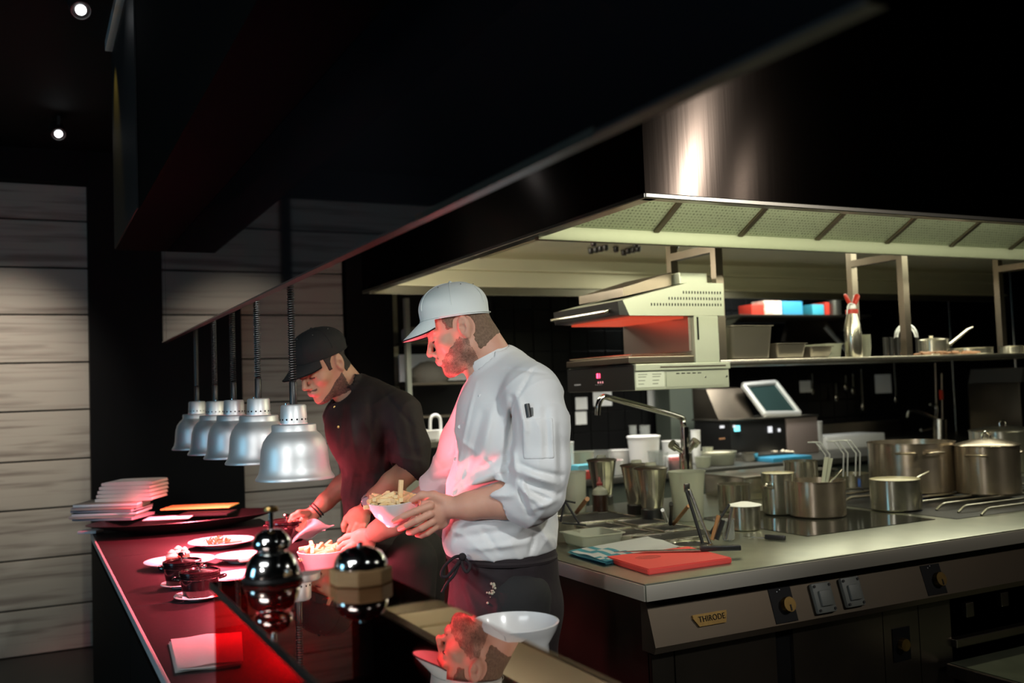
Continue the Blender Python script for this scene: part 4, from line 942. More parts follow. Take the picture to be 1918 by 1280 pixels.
heap('salad_heap', 'small green and white heap at the left end of the back counter', 1075, 868, 30, 5.18, 'green', 20, .012, 6)
heap('garlic_heap', 'row of pink and white garlic in front of the grill press', 1462, 836, 60, 5.5, 'mash', 34, .016, 7)
heap('pink_packets', 'pink food pieces in front of the grill press', 1450, 834, 40, 5.42, 'pink', 14, .014, 8)
heap('brown_bread', 'brown bread pieces at the end of the white board', 1640, 812, 30, 5.8, 'brownfood', 16, .02, 9)
# grill press / toaster with open lid
gy = 5.75; a0 = ay(1338, 790, gy); a1 = ay(1500, 790, gy); gx0, gx1 = a0[0], a1[0]; gz = a0[2]
t = thing('contact_grill', 'wide steel contact grill with its bright square lid frame propped open', 'grill', ((gx0+gx1)/2, gy, WT))
wobj('grill_case', box(NB(), (gx0, gy-.18, WT+EPS), (gx0+(gx1-gx0)*.62, gy+.25, gz), .01), 'blackplastic', t)
wobj('grill_side_case', box(NB(), (gx0+(gx1-gx0)*.63, gy-.18, WT+EPS), (gx1, gy+.25, gz), .01), mat('pinkish_steel', (.42, .34, .32), .45, .6), t)
wobj('top_rim', box(NB(), (gx0-.01, gy-.19, gz+.001), (gx1+.01, gy+.26, gz+.016), .004), 'steel', t)
hz_ = ay(1440, 718, gy+.1)[2]
wobj('back_hood', prism(NB(), [(gx0, gy-.05, gz+.017), (gx0, gy+.25, gz+.017), (gx0, gy+.25, hz_-.02), (gx0, gy+.08, hz_-.03)], ((gx1-gx0)*.40, 0, 0)), 'darksteel', t, False)
# lid frame: four bars in a leaning square
A = Vector(ay(1392, 722, gy)); B = Vector(ay(1452, 717, gy+.0)); C_ = Vector(ay(1497, 775, gy-.12)); Dd = Vector(ay(1432, 776, gy-.12))
for p, q in ((A, B), (B, C_), (C_, Dd), (Dd, A)): wobj('lid_frame_bar', tube(NB(), [p, q], .022, 8), 'alu', t)
wobj('lid_glass', prism(NB(), [A, B, C_, Dd], (0, .004, -.004)), mat('teal_glass', (.05, .10, .10), .1, .6), t, False)
for px, py, w_, h_, m_ in ((1352, 800, 10, 5, 'whiteled'), (1380, 803, 14, 12, 'blueled'), (1375, 799, 6, 5, 'whiteled'), (1442, 805, 10, 13, 'whiteled'), (1459, 806, 5, 7, 'whiteled'), (1352, 822, 14, 3, 'brownfood')):
    p = ay(px, py, gy-.183); s = 6.2/1811*.5; wobj('indicator', box(NB(), (p[0]-w_*s, gy-.19, p[2]-h_*s), (p[0]+w_*s, gy-.1815, p[2]+h_*s)), m_, t, False)
# notes on the tiles
for k, (x0, y0, x1, y1, lab) in enumerate(((1079, 745, 1102, 767, 'upper of two small square notes above the back counter'), (1079, 772, 1101, 795, 'lower of two small square notes above the back counter'),
        (1112, 735, 1148, 760, 'white note hidden partly by the long faucet spout'), (1214, 731, 1249, 763, 'white note left of the green-grey post'), (1499, 714, 1521, 735, 'small grey note above the white bucket'), (1640, 702, 1672, 736, 'grey square note below the hanging shelf'))):
    a = ay(x0, y0, 6.48); b = ay(x1, y1, 6.48); t = thing('paper_note', lab, 'note', ((a[0]+b[0])/2, 6.492, (a[2]+b[2])/2))
    w_, h_ = (b[0]-a[0])/2, (a[2]-b[2])/2; obj('sheet', box(NB(), (-w_, -.001, -h_), (w_, .001, h_)), 'paper', t, False)
# hanging utensils on the tiles
t0 = None
for k, (px, y0, y1) in enumerate(((1524, 700, 735), (1569, 718, 748), (1587, 704, 728), (1600, 700, 735), (1616, 692, 765), (1678, 680, 752))):
    a = ay(px, y0, 6.44); b = ay(px, y1, 6.44); t = thing('hanging_utensil', ('first', 'second', 'third', 'fourth', 'fifth', 'sixth, chain-like')[k]+' from the left of the thin utensils hanging on the tiles', 'utensil', (a[0], 6.46, b[2]))
    obj('utensil_handle', tube(NB(), [(0, 0, a[2]-b[2]), (0, 0, .05)], .006, 8), 'steel', t); obj('utensil_head', lathe(NB(), [(0, -.03), (.018, -.01), (.02, .02), (.008, .05), (0, .055)], 16, sy=.4), 'steel', t)
    obj('hook', tube(NB(), [(0, 0, a[2]-b[2]), (0, .028, a[2]-b[2]+.01)], .003, 6), 'steel', t)
# rinse sink faucet and pillar
t = thing('sink_faucet', 'chrome faucet with crooked arm and thick pillar by the back sink', 'faucet', (ay(1768, 800, 5.7)[0], 5.7, WT)); 
P_ = lambda px, py: tuple(ay(px, py, 5.7))
wobj('pillar', tube(NB(), [(P_(1760, 820)[0], 5.7, WT+EPS), P_(1760, 786)], .055, 20), 'steel', t)
wobj('arm', tube(NB(), smooth_path([P_(1752, 790), P_(1753, 762), P_(1742, 758)], 5), .012, 8), 'chrome', t)
wobj('spout', tube(NB(), smooth_path([P_(1752, 784), P_(1712, 769), P_(1702, 771), P_(1699, 782)], 6), .014, 10), 'chrome', t)
wobj('lever', tube(NB(), [P_(1746, 802), P_(1725, 806)], .014, 8), 'chrome', t)
for px, y0, y1 in ((1752, 680, 760), (1764, 700, 800)): wobj('riser_pipe', tube(NB(), [P_(px, y0), P_(px+2, y1)], .008, 8), 'darksteel', t)
t = thing('red_tag', 'small red tag hanging by the sink riser pipe', 'tag', ay(1763, 740, 5.69)); obj('tag_body', box(NB(), (-.02, -.004, -.04), (.02, .004, .04), .003), 'red', t)
t = thing('thin_pole', 'thin vertical steel pole right of the back sink faucet', 'pole', (ay(1785, 700, 6.3)[0], 6.3, WT)); obj('pole_shaft', tube(NB(), [(0, 0, EPS), (0, 0, 1.9)], .008, 8), 'steel', t)
t = thing('thin_pole', 'thin vertical steel pole nearest the right edge', 'pole', (ay(1897, 600, 6.3)[0], 6.3, WT)); obj('pole_shaft', tube(NB(), [(0, 0, EPS), (0, 0, 1.9)], .012, 8), 'steel', t)
# machine at the right edge
ma = ay(1880, 690, 5.4); t = thing('standing_machine', 'dark machine with sloping top cut by the right edge', 'machine', (ma[0]+.3, 5.4, WT))
wobj('machine_body', box(NB(), (ma[0]+.05, 5.3, WT+EPS), (ma[0]+.6, 5.8, ma[2]-.12), .01), 'darksteel', t)
wobj('machine_head', prism(NB(), [(ma[0]-.0, 5.25, ma[2]-.12), (ma[0]+.6, 5.25, ma[2]-.12), (ma[0]+.6, 5.25, ma[2]), (ma[0]+.04, 5.25, ma[2])], (0, .5, 0)), mat('dark_grey_machine', (.10, .10, .10), .5, .2), t, False)
# upper rack behind the hanging shelf with coloured packages
t = thing('wall_rack', 'dark wall rack carrying coloured packages under the hood back edge', 'rack', (5.2, 6.1, 1.86)); RK = t
ra = ay(1380, 592, 6.0); rbk = ay(1590, 590, 6.0); rz_ = ra[2]
wobj('rack_board', box(NB(), (ra[0]-.1, 5.85, rz_-.02), (rbk[0]+.1, 6.46, rz_), .003), 'darksteel', t, False)
for x_ in (ra[0]-.05, rbk[0]+.05): wobj('rack_bracket', prism(NB(), [(x_, 6.46, rz_-.021), (x_, 5.9, rz_-.021), (x_, 6.46, rz_-.25)], (.02, 0, 0)), 'darksteel', t, False)
for k, (x0, x1, yt, m_, lab) in enumerate(((1395, 1418, 572, 'red', 'red package, leftmost on the wall rack'), (1419, 1451, 565, mat('striped_wrap', (.75, .45, .35), .6, var=(30, (.8, .75, .6), .1)), 'pinkish striped package on the wall rack'), (1452, 1490, 566, 'blue', 'blue crate-like package on the wall rack'),
        (1508, 1530, 572, mat('cyan_card', (.05, .35, .45), .5), 'cyan package in the middle of the wall rack'), (1532, 1540, 568, 'red', 'small red box on the wall rack'))):
    a = ay(x0, yt, 6.0); b = ay(x1, yt, 6.0); t = thing('food_package', lab, 'package', ((a[0]+b[0])/2, 6.0, rz_+EPS)); w_ = (b[0]-a[0])/2; obj('carton', box(NB(), (-w_, -.08, 0), (w_, .08, a[2]-rz_), .008), m_, t)
a = ay(1562, 585, 6.0); t = thing('steel_canister', 'round steel canister at the right end of the wall rack', 'canister', (a[0], 6.0, rz_+EPS)); obj('canister_body', lathe(NB(), hollow(.06, .13), 32), 'polish', t)
# bright strut below the rack
P6 = lambda px, py: tuple(ay(px, py, 6.2))
t = thing('slanted_steel_bar', 'bright slanting steel bar and dark hood behind the siphon', 'bar', ay(1560, 640, 6.2)); wobj('bar_body', tube(NB(), [P6(1545, 612), P6(1585, 655)], .022, 8), 'alu', t)
wobj('dark_cover', prism(NB(), [P6(1470, 640), P6(1480, 600), P6(1545, 598), P6(1580, 648)], (0, .05, 0)), 'darksteel', t, False)
# left end: tall rack seen between the two cooks
t = thing('storage_rack', 'tall open rack with pale boards between the two cooks', 'rack', (2.9, 6.2, 0))
def P61(px, py, y=6.1): return ay(px, py, y)
l0_ = P61(763, 700)[0]; l1_ = P61(905, 700)[0]
wobj('rack_post', box(NB(), (l0_-.02, 6.05, 0), (l0_+.012, 6.09, 2.1)), 'milky', t, False)
wobj('rack_post', box(NB(), (l1_-.01, 6.05, 0), (l1_+.02, 6.09, 2.1)), 'darksteel', t, False)
wobj('back_board', box(NB(), (l0_+.02, 6.30, P61(780, 715, 6.3)[2]), (l1_, 6.32, P61(780, 664, 6.3)[2])), 'paper', t, False)
for yy in (640, 718, 780):
    zz = P61(780, yy)[2]; wobj('rack_shelf', box(NB(), (l0_+.013, 6.06, zz-.015), (l1_-.011, 6.36, zz)), 'darksteel', t, False)
q = P61(775, 718); zz = q[2]
tt = thing('bread_sack', 'dark mounded sack on the rack between the cooks', 'sack', (P61(812, 710)[0], 6.18, zz+EPS)); obj('sack_body', lathe(NB(), [(0, 0), (.13, 0), (.15, .04), (.12, .10), (.06, .14), (0, .15)], 24, sy=.6), mat('dark_sack', (.10, .09, .07), .8, bump=(20, .5, .01)), tt)
zz = P61(780, 640)[2]
tt = thing('folded_sacks', 'pale folded bags on the upper board of that rack', 'bag', (P61(785, 630)[0], 6.18, zz+EPS)); obj('bag_body', box(NB(), (-.07, -.1, 0), (.08, .1, .10), .03), mat('grey_bag', (.35, .33, .30), .8, bump=(20, .5, .01)), tt)
bb = ay(800, 822, 5.45)
t = thing('side_table', 'low steel side table behind the dark-shirted cook', 'table', (ay(800, 830, 5.5)[0], 5.6, 0)); zt_ = ay(800, 828, 5.35)[2]
x0_ = ay(768, 828, 5.35)[0]; x1_ = 2.60
wobj('table_top', box(NB(), (x0_-.3, 5.35, zt_-.04), (x1_, 5.95, zt_), .004), 'steel', t, False)
for x_ in (x0_-.26, x1_-.06):
    for y_ in (5.4, 5.88): wobj('leg', box(NB(), (x_, y_, 0), (x_+.04, y_+.04, zt_-.041)), 'darksteel', t, False)
def onT(px): return ay(px, 815, 5.5)[0]
tt = thing('white_basket', 'white plastic basket with handle on the side table', 'basket', (onT(822), 5.55, zt_+EPS)); b = NB()
box(b, (-.04, -.05, 0), (.04, .05, .06), .008); o = obj('basket_body', b, 'whiteplastic', tt); obj('basket_handle', tube(NB(), smooth_path([(-.035, 0, .06), (-.03, 0, .13), (0, 0, .15), (.03, 0, .13), (.035, 0, .06)], 5), .010, 8), 'whiteplastic', tt)
tt = gnpan('white food tray on the side table behind the dark-shirted cook', (onT(770), 5.42), (onT(815), 5.7), zt_, .06, 'whiteplastic', name='food_tray', cat='tray', content=('mash', .95))
# low appliance behind, with red light
aa = ay(790, 1000, 5.0)
t = thing('undercounter_appliance', 'pale appliance with a red light seen below between the cooks', 'appliance', (ay(793, 1000, 5.38)[0], 5.35, 0))
xa, xb = ay(776, 1000, 5.2)[0], ay(800, 1000, 5.2)[0]
wobj('appliance_body', box(NB(), (xa-.1, 5.2, .0), (xb, 5.34, zt_-.16), .005), mat('cream_panel', (.42, .42, .32), .5), t, False)
wobj('dark_strip', box(NB(), (xa-.1, 5.19, ay(790, 1072, 5.19)[2]), (xb, 5.1995, ay(790, 1056, 5.19)[2])), 'blackplastic', t, False)
rl = ay(791, 1062, 5.185); wobj('red_light', box(NB(), (rl[0]-.008, 5.184, rl[2]-.012), (rl[0]+.008, 5.1895, rl[2]+.012), .003), 'redled', t)

# ------------------------------------------------------------------ things on the pass
# plates
def plate(name, label, px, py, r, prof='plate', m='white', cat='plate', z=WT):
    p = az(px, py, z); t = thing(name, label, cat, (p[0], p[1], z+EPS))
    if prof == 'plate': P = [(0, .003), (r*.55, .003), (r*.62, .006), (r*.98, .020), (r, .022), (r*.985, .024), (r*.62, .011), (r*.55, .008), (0, .008)]; P = [(0, 0), (r*.5, 0), (r*.52, .003)]+P[2:]
    else: P = [(0, 0), (r*.5, 0), (r*.55, .004), (r*.97, .010), (r, .012), (r*.97, .0145), (r*.55, .008), (0, .007)]
    obj('dish', lathe(NB(), P, 56), m, t); return t, p
t, p = plate('salad_plate', 'wide pale plate with small green salad, farthest plate on the pass', 415, 1024, .125)
rr = random.Random(5); b = NB()
for k in range(46):
    a = rr.uniform(0, 2*PI); q = .05*rr.random()**.6; M_ = Matrix.Translation((q*math.cos(a)-.015, q*math.sin(a), .012+rr.random()*.022)) @ Matrix.Rotation(rr.uniform(0, 6), 4, Vector((rr.random(), rr.random(), rr.random())).normalized()) @ Matrix.Diagonal((1, .55, .18, 1))
    bmesh.ops.create_icosphere(b, subdivisions=1, radius=.011, matrix=M_)
o = obj('salad_leaves', b, 'green', None, loc=(p[0], p[1], WT+EPS)); tag(o, 'small heap of salad leaves on the wide plate', 'salad'); o['kind'] = 'stuff'
o = thing('food_slice', 'brown slice beside the salad leaves', 'food', (p[0]+.045, p[1], WT+.010)); obj('slice', lathe(NB(), [(0, 0), (.032, 0), (.034, .004), (0, .006)], 20, sy=.7), 'brownfood', o)
t, p = plate('side_plate', 'pale plate with pastries behind the two black casseroles', 337, 1062, .118)
for k, (px, py, s) in enumerate(((322, 1056, 1), (334, 1048, 1.1), (346, 1050, .9))):
    q = az(px, py, WT+.012); o = thing('puff_pastry', ('left', 'middle', 'right')[k]+' small piped pastry on the plate behind the casseroles', 'pastry', (q[0], q[1], WT+.012)); b = NB()
    lathe(b, [(0, 0), (.018*s, 0), (.02*s, .012), (.019*s, .02), (0, .022)], 18); obj('pastry_case', b, 'brownfood', o)
    b = NB(); lathe(b, [(.018*s, .021), (.02*s, .026), (.012*s, .036), (.013*s, .038), (.005*s, .046), (0, .048), (0, .021)], 18); obj('cream_swirl', b, 'mash', o)
t, p = plate('side_plate', 'smaller pale plate partly hidden by the stacked bell', 452, 1052, .09)
q = az(462, 1052, WT+.01); o = thing('bread_piece', 'pale food piece on the smaller plate', 'food', (q[0], q[1], WT+.012)); obj('piece', box(NB(), (-.03, -.02, 0), (.03, .02, .012), .005), 'mash', o)
t, p = plate('large_plate', 'flat pale plate left of the bowl of mash, in red light', 455, 1085, .10, 'flat')
# casseroles on saucers
def casserole(loc, label, r=.055, h=.062, tilt=None):
    t = thing('black_casserole', label, 'casserole', loc)
    obj('pot_body', lathe(NB(), [(0, 0), (r*.80, 0), (r*.84, .004), (r*.93, h*.55), (r*.95, h*.80), (r*1.03, h*.86), (r*1.03, h*.97), (r*.99, h), (r*.9, h), (r*.78, .008), (0, .007)], 48), 'iron', t)
    L = obj('lid', lathe(NB(), [(r*1.0, h+.0005), (r*1.04, h+.003), (r*1.03, h+.009), (r*.93, h+.011), (r*.90, h+.0065), (r*.3, h+.012), (0, h+.013), (0, h+.0005)], 48), 'iron', t)
    obj('lid_knob', lathe(NB(), [(0, h+.034), (.010, h+.033), (.0125, h+.029), (.010, h+.026), (.0035, h+.022), (.0035, h+.013), (0, h+.013)], 24), 'chrome', L)
    for s in (-1, 1):
        b = NB(); tube(b, smooth_path([(s*r*.97, -.016, h*.80), (s*(r+.012), -.012, h*.84), (s*(r+.016), 0, h*.85), (s*(r+.012), .012, h*.84), (s*r*.97, .016, h*.80)], 4), .0042, 8); obj('side_handle', b, 'iron', t)
    return t
s1, p1 = plate('saucer', 'saucer with paper under the nearer black casserole', 375, 1122, .072, 'flat')
casserole((p1[0], p1[1], WT+.0085), 'nearer black lidded casserole on a saucer, in front').rotation_euler[2] = 2.9
s2, p2 = plate('saucer', 'saucer under the black casserole behind the nearer one', 342, 1100, .064, 'flat')
casserole((p2[0]-.0, p2[1], WT+.0085), 'black lidded casserole half hidden behind the nearer one').rotation_euler[2] = 2.6
o = thing('paper_doily', 'crumpled paper under the nearer casserole', 'paper', (p1[0], p1[1], WT+.0075)); b = NB()
vs = [b.verts.new((.064*(1+.12*math.sin(k*2.3))*math.cos(2*PI*k/28), .064*(1+.12*math.sin(k*2.3))*math.sin(2*PI*k/28), .0065+.004*math.sin(k*1.7))) for k in range(28)]; vi = [b.verts.new((.03*math.cos(2*PI*k/28), .03*math.sin(2*PI*k/28), .0005)) for k in range(28)]
for k in range(28): b.faces.new((vs[k], vs[(k+1) % 28], vi[(k+1) % 28], vi[k]))
obj('paper_sheet', b, 'whitecloth', o)
# casserole held with a cloth by the dark-shirted cook
hc = ad(537, 1014, 3.46); casserole(tuple(hc), 'black lidded casserole held with a cloth by the dark-shirted cook', .070, .064).rotation_euler[2] = 2.4
# bowl of mash near the hands and bowl of fries
def bowl(loc, label, r, h, name='white_bowl', tilt=(0, 0), rb=None):
    t = thing(name, label, 'bowl', loc); t.rotation_euler = (tilt[0], tilt[1], 0); rb = rb or r*.42
    obj('bowl_shell', lathe(NB(), [(0, 0), (rb, 0), (rb+.002, .005), (rb+.004, .007), (r*.75, h*.42), (r*.93, h*.78), (r, h), (r-.004, h+.001), (r*.90, h*.8), (r*.70, h*.45), (rb, .012), (0, .011)], 56), 'white', t); return t
bm_ = az(597, 1078, WT); BM = Vector((bm_[0]+.025, bm_[1]+.05, WT+EPS)); bowl(BM, 'white bowl of steaming pale fries set down on the pass in red light', .078, .068, rb=.05)
FR = random.Random(11)
def fry(loc, d, L_, w_, label, group, first=[None]):
    t = thing('french_fry', label, 'fries', loc, group=group); q = Vector(d).to_track_quat('X', 'Z'); t.rotation_euler = q.to_euler()
    if first[0] is None:
        b = NB(); box(b, (-.03, -.0055, -.0055), (.03, .0055, .0055), .0022)
        for v in b.verts: v.co.z += .0025*math.cos(v.co.x*40)
        first[0] = obj('potato_stick', b, 'fries', t)
    else:
        c = first[0].copy(); COL.objects.link(c); c.parent = t
    t.scale = (L_/.06, w_, w_); return t
for k in range(38):
    a = FR.uniform(0, 2*PI); q = .052*FR.random()**.5; lay = k//13
    fry((BM.x+q*math.cos(a), BM.y+q*math.sin(a), BM.z+.050+.011*lay+FR.uniform(0, .006)), (FR.uniform(-1, 1), FR.uniform(-1, 1), FR.uniform(-.25, .35)), FR.uniform(.045, .068), 1.05, 'pale fry heaped in the bowl set down on the pass', 'fries in the bowl on the pass')
BF = Vector(ad(742, 983, 2.60)); bt = (.10, -.10)
bf = bowl(BF, 'white bowl of golden fries held up in the left hand of the white-jacketed cook', .073, .070, tilt=bt, rb=.028)
for k in range(46):
    a = FR.uniform(0, 2*PI); q = .055*FR.random()**.5; lay = k//15
    fry((BF.x-.006+q*math.cos(a), BF.y-.004+q*math.sin(a), BF.z+.054+.0105*lay*(1-q*6)+FR.uniform(0, .007)), (FR.uniform(-1, 1), FR.uniform(-1, 1), FR.uniform(-.25, .4)), FR.uniform(.045, .065), 1.0, 'golden fry heaped in the bowl held up by the cook', 'fries in the held bowl')
p_ = Vector(ad(751, 917, 2.56)); fry(tuple(p_), (.1, 0, 1), .05, 1.05, 'single golden fry standing upright on the held bowl', None)
# napkin pad near the camera
nq = [az(317, 1197, WT+.012), az(450, 1183, WT+.012), az(453, 1238, WT+.012), az(330, 1252, WT+.012)]
towel('napkin_pad', 'square pad of white paper napkins near the front edge of the pass', [nq[3], nq[2], nq[1], nq[0]], WT, 'whitecloth', None, 3, .004)
# white bowl beyond the glass box
p = az(978, 1262, WT); p = Vector((.90, 1.83, WT+EPS))
bowl(p, 'empty wide white bowl at the right of the mirror glass box', .096, .078, rb=.07)
# mirror glass box on the pass
t = thing('glass_box', 'dark red mirror glass box standing on the pass in the foreground', 'glass display', (.376, 1.0, WT)); GX0, GX1, GY1, GZ = .257, .496, 1.572, 1.18
wobj('top_sheet', box(NB(), (GX0-.004, .45, GZ-.008), (GX1, GY1, GZ)), 'redtop', t, False)
wobj('side_sheet', box(NB(), (GX0, .45, WT+.001), (GX0+.006, GY1-.0, GZ-.0085)), 'redpane', t, False)
wobj('back_board', box(NB(), (GX1-.012, .45, WT+.001), (GX1-.004, GY1-.01, GZ-.0085)), 'black', t, False)
wobj('edge_profile', box(NB(), (GX0-.007, .45, GZ-.010), (GX0-.0045, GY1, GZ+.001)), 'darksteel', t, False)
# red lights added in the stone to light the cooks' faces from below
for k, (x_, y_, tgt, pw, dg) in enumerate(((.74, 2.66, (1.05, 2.42, 1.50), 56, 60), (.80, 3.40, (.93, 3.28, 1.45), 12, 60))):
    wl = thing('face_light', ('nearer', 'farther')[k]+' small round red face light added to the stone of the pass', 'light', (x_, y_, WT+EPS))
    obj('trim_ring', lathe(NB(), [(.016, 0), (.024, 0), (.024, .003), (.016, .003), (.016, 0)], 28), 'chrome', wl); obj('lens', lathe(NB(), [(0, 0), (.0155, 0), (.0155, .002), (0, .003)], 24), 'bulb', wl)
    spot('face_fill_spot', (x_, y_, WT+.012), tgt, pw, (1.0, .10, .14), dg, .8, .012)
# bells on the glass
def chromering(r): return 0
q = az(514, 1090, GZ); t = thing('stacked_service_bell', 'tall double-domed chrome service bell with black base and brass button', 'bell', (q[0], q[1]+.012, GZ+EPS)); t.scale = (.84, .84, .84)
obj('base_ring', lathe(NB(), [(0, 0), (.054, 0), (.056, .004), (.053, .009), (0, .010)], 40), 'blackplastic', t)
obj('lower_dome', lathe(NB(), [(0, .011), (.050, .011), (.0505, .014), (.046, .030), (.040, .043), (.033, .050), (.028, .053), (0, .054)], 48), 'chrome', t)
obj('upper_dome', lathe(NB(), [(0, .0545), (.030, .056), (.035, .064), (.0345, .072), (.028, .084), (.016, .092), (0, .094)], 44), 'chrome', t)
bs = obj('button_stem', lathe(NB(), [(0, .0945), (.0045, .0945), (.0045, .126), (0, .126)], 16), 'chrome', t)
obj('push_button', lathe(NB(), [(0, .126), (.013, .126), (.0135, .130), (.012, .134), (0, .136)], 24), 'brass', bs)
q = az(681, 1094, GZ); t = thing('wood_base_bell', 'chrome dome service bell on an octagonal blond wood base', 'bell', (q[0], q[1]+.012, GZ+EPS)); t.scale = (.84, .84, .84)
b = NB(); prism(b, [(.056*math.cos(PI/8+k*PI/4), .056*math.sin(PI/8+k*PI/4), 0) for k in range(8)], (0, 0, .026)); bmesh.ops.bevel(b, geom=b.edges[:], offset=.0015, segments=1, affect='EDGES'); obj('wood_base', b, 'wood', t, False)
obj('bell_dome', lathe(NB(), [(0, .0265), (.047, .0265), (.048, .030), (.046, .040), (.038, .053), (.022, .062), (0, .065)], 48), 'chrome', t)
obj('push_button', lathe(NB(), [(0, .065), (.005, .065), (.006, .070), (0, .072)], 14), 'chrome', t)

# ------------------------------------------------------------------ tray with cloths and papers at the far end of the pass
q = az(160, 1000, WT)
t = thing('serving_tray', 'wide shallow black tray at the far left end of the pass', 'tray', (.62, 4.50, WT+EPS)); TR = t
b = NB(); n = 30; 
obj('tray_dish', lathe(NB(), [(0, 0), (.20, 0), (.24, .010), (.40, .050), (.405, .053), (.40, .055), (.235, .016), (0, .006)], 60, sx=1.0, sy=.50), 'blackplastic', t)
def flatstack(name, label, cat, px0, px1, ybot, d, h, dep, m, group=None, rz=0., bev=.002):
    a = Vector(ad(px0, ybot, d)); b_ = Vector(ad(px1, ybot, d)); c = (a+b_)/2; L_ = (b_-a).length
    t = thing(name, label, cat, c, math.atan2(RT[1], RT[0])+rz, group); obj('sheet', box(NB(), (-L_/2, 0, 0), (L_/2, dep, h), bev), m, t); return t
dt = 4.28
zz = 985
rr = random.Random(2); M['tanpaper'] = mat('tan_paper', (.42, .38, .33), .8)
labs = ['lowest grey magazine in the pile beside the tray', 'second magazine from the bottom of the pile', 'third magazine, dark cover, in the pile', 'fourth magazine with reddish edge in the pile', 'fifth magazine, grey cover, in the pile', 'topmost thin magazine under the linen']
ms = ['purple', 'paper', 'charcoal', mat('reddish_cover', (.35, .16, .14), .6), 'purple', mat('tan_cover', (.45, .40, .34), .6)]
zc = Vector(ad(235, 990, dt)); base_z = WT+.056
for k in range(6):
    t = thing('magazine', labs[k], 'magazine', (zc.x+rr.uniform(-.01, .01)-.05, zc.y+rr.uniform(-.01, .01)+.06, base_z+.0125*k), math.atan2(RT[1], RT[0])+rr.uniform(-.15, .15), 'magazines under the linen')
    obj('pages', box(NB(), (-.14, -.10, 0), (.14, .10, .0105), .002), ('purple', 'tanpaper', 'paper')[k % 3], t); obj('cover', box(NB(), (-.142, -.102, .0106), (.142, .102, .012), .0004), ms[k], t)
lb = base_z+.0125*6+.001
for k in range(5):
    t = thing('folded_linen', ('lowest', 'second lowest', 'middle', 'second highest', 'topmost')[k]+' folded linen cloth in the pile on the magazines', 'linen', (zc.x+.035+.004*k, zc.y+.085, lb+.0172*k), math.atan2(RT[1], RT[0])+rr.uniform(-.08, .08), 'folded linen pile')
    b = NB(); L_ = .125-.003*k
    prof_ = smooth_path([(-L_, 0, .001), (-.05, 0, .0), (L_-.012, 0, .0005), (L_, 0, .008), (L_-.012, 0, .0155), (0, 0, .0165), (-L_+.02, 0, .0155), (-L_, 0, .012)], 4)
    prism(b, [(p.x, -.095, p.z) for p in prof_], (0, .19, 0)); obj('cloth_fold', b, 'linen', t)
t = flatstack('yellow_envelope', 'yellow card envelope lying behind on the black tray', 'envelope', 300, 430, 966, 4.35, .006, .16, 'yellow'); t.location.z = WT+.078
t = flatstack('white_leaflet', 'crumpled white leaflet hanging over the tray edge', 'leaflet', 268, 352, 985, 4.12, .004, .12, 'paper', rz=.12); t.location.z = WT+.062
t = flatstack('white_card', 'small white card at the far left corner of the pass', 'card', 145, 180, 1003, 4.22, .012, .08, 'paper'); t.location.z = WT+.002
t = flatstack('black_folder', 'flat black folder between the leaflet and the magazines', 'folder', 330, 425, 975, 4.22, .008, .16, 'charcoal'); t.location.z = WT+.060

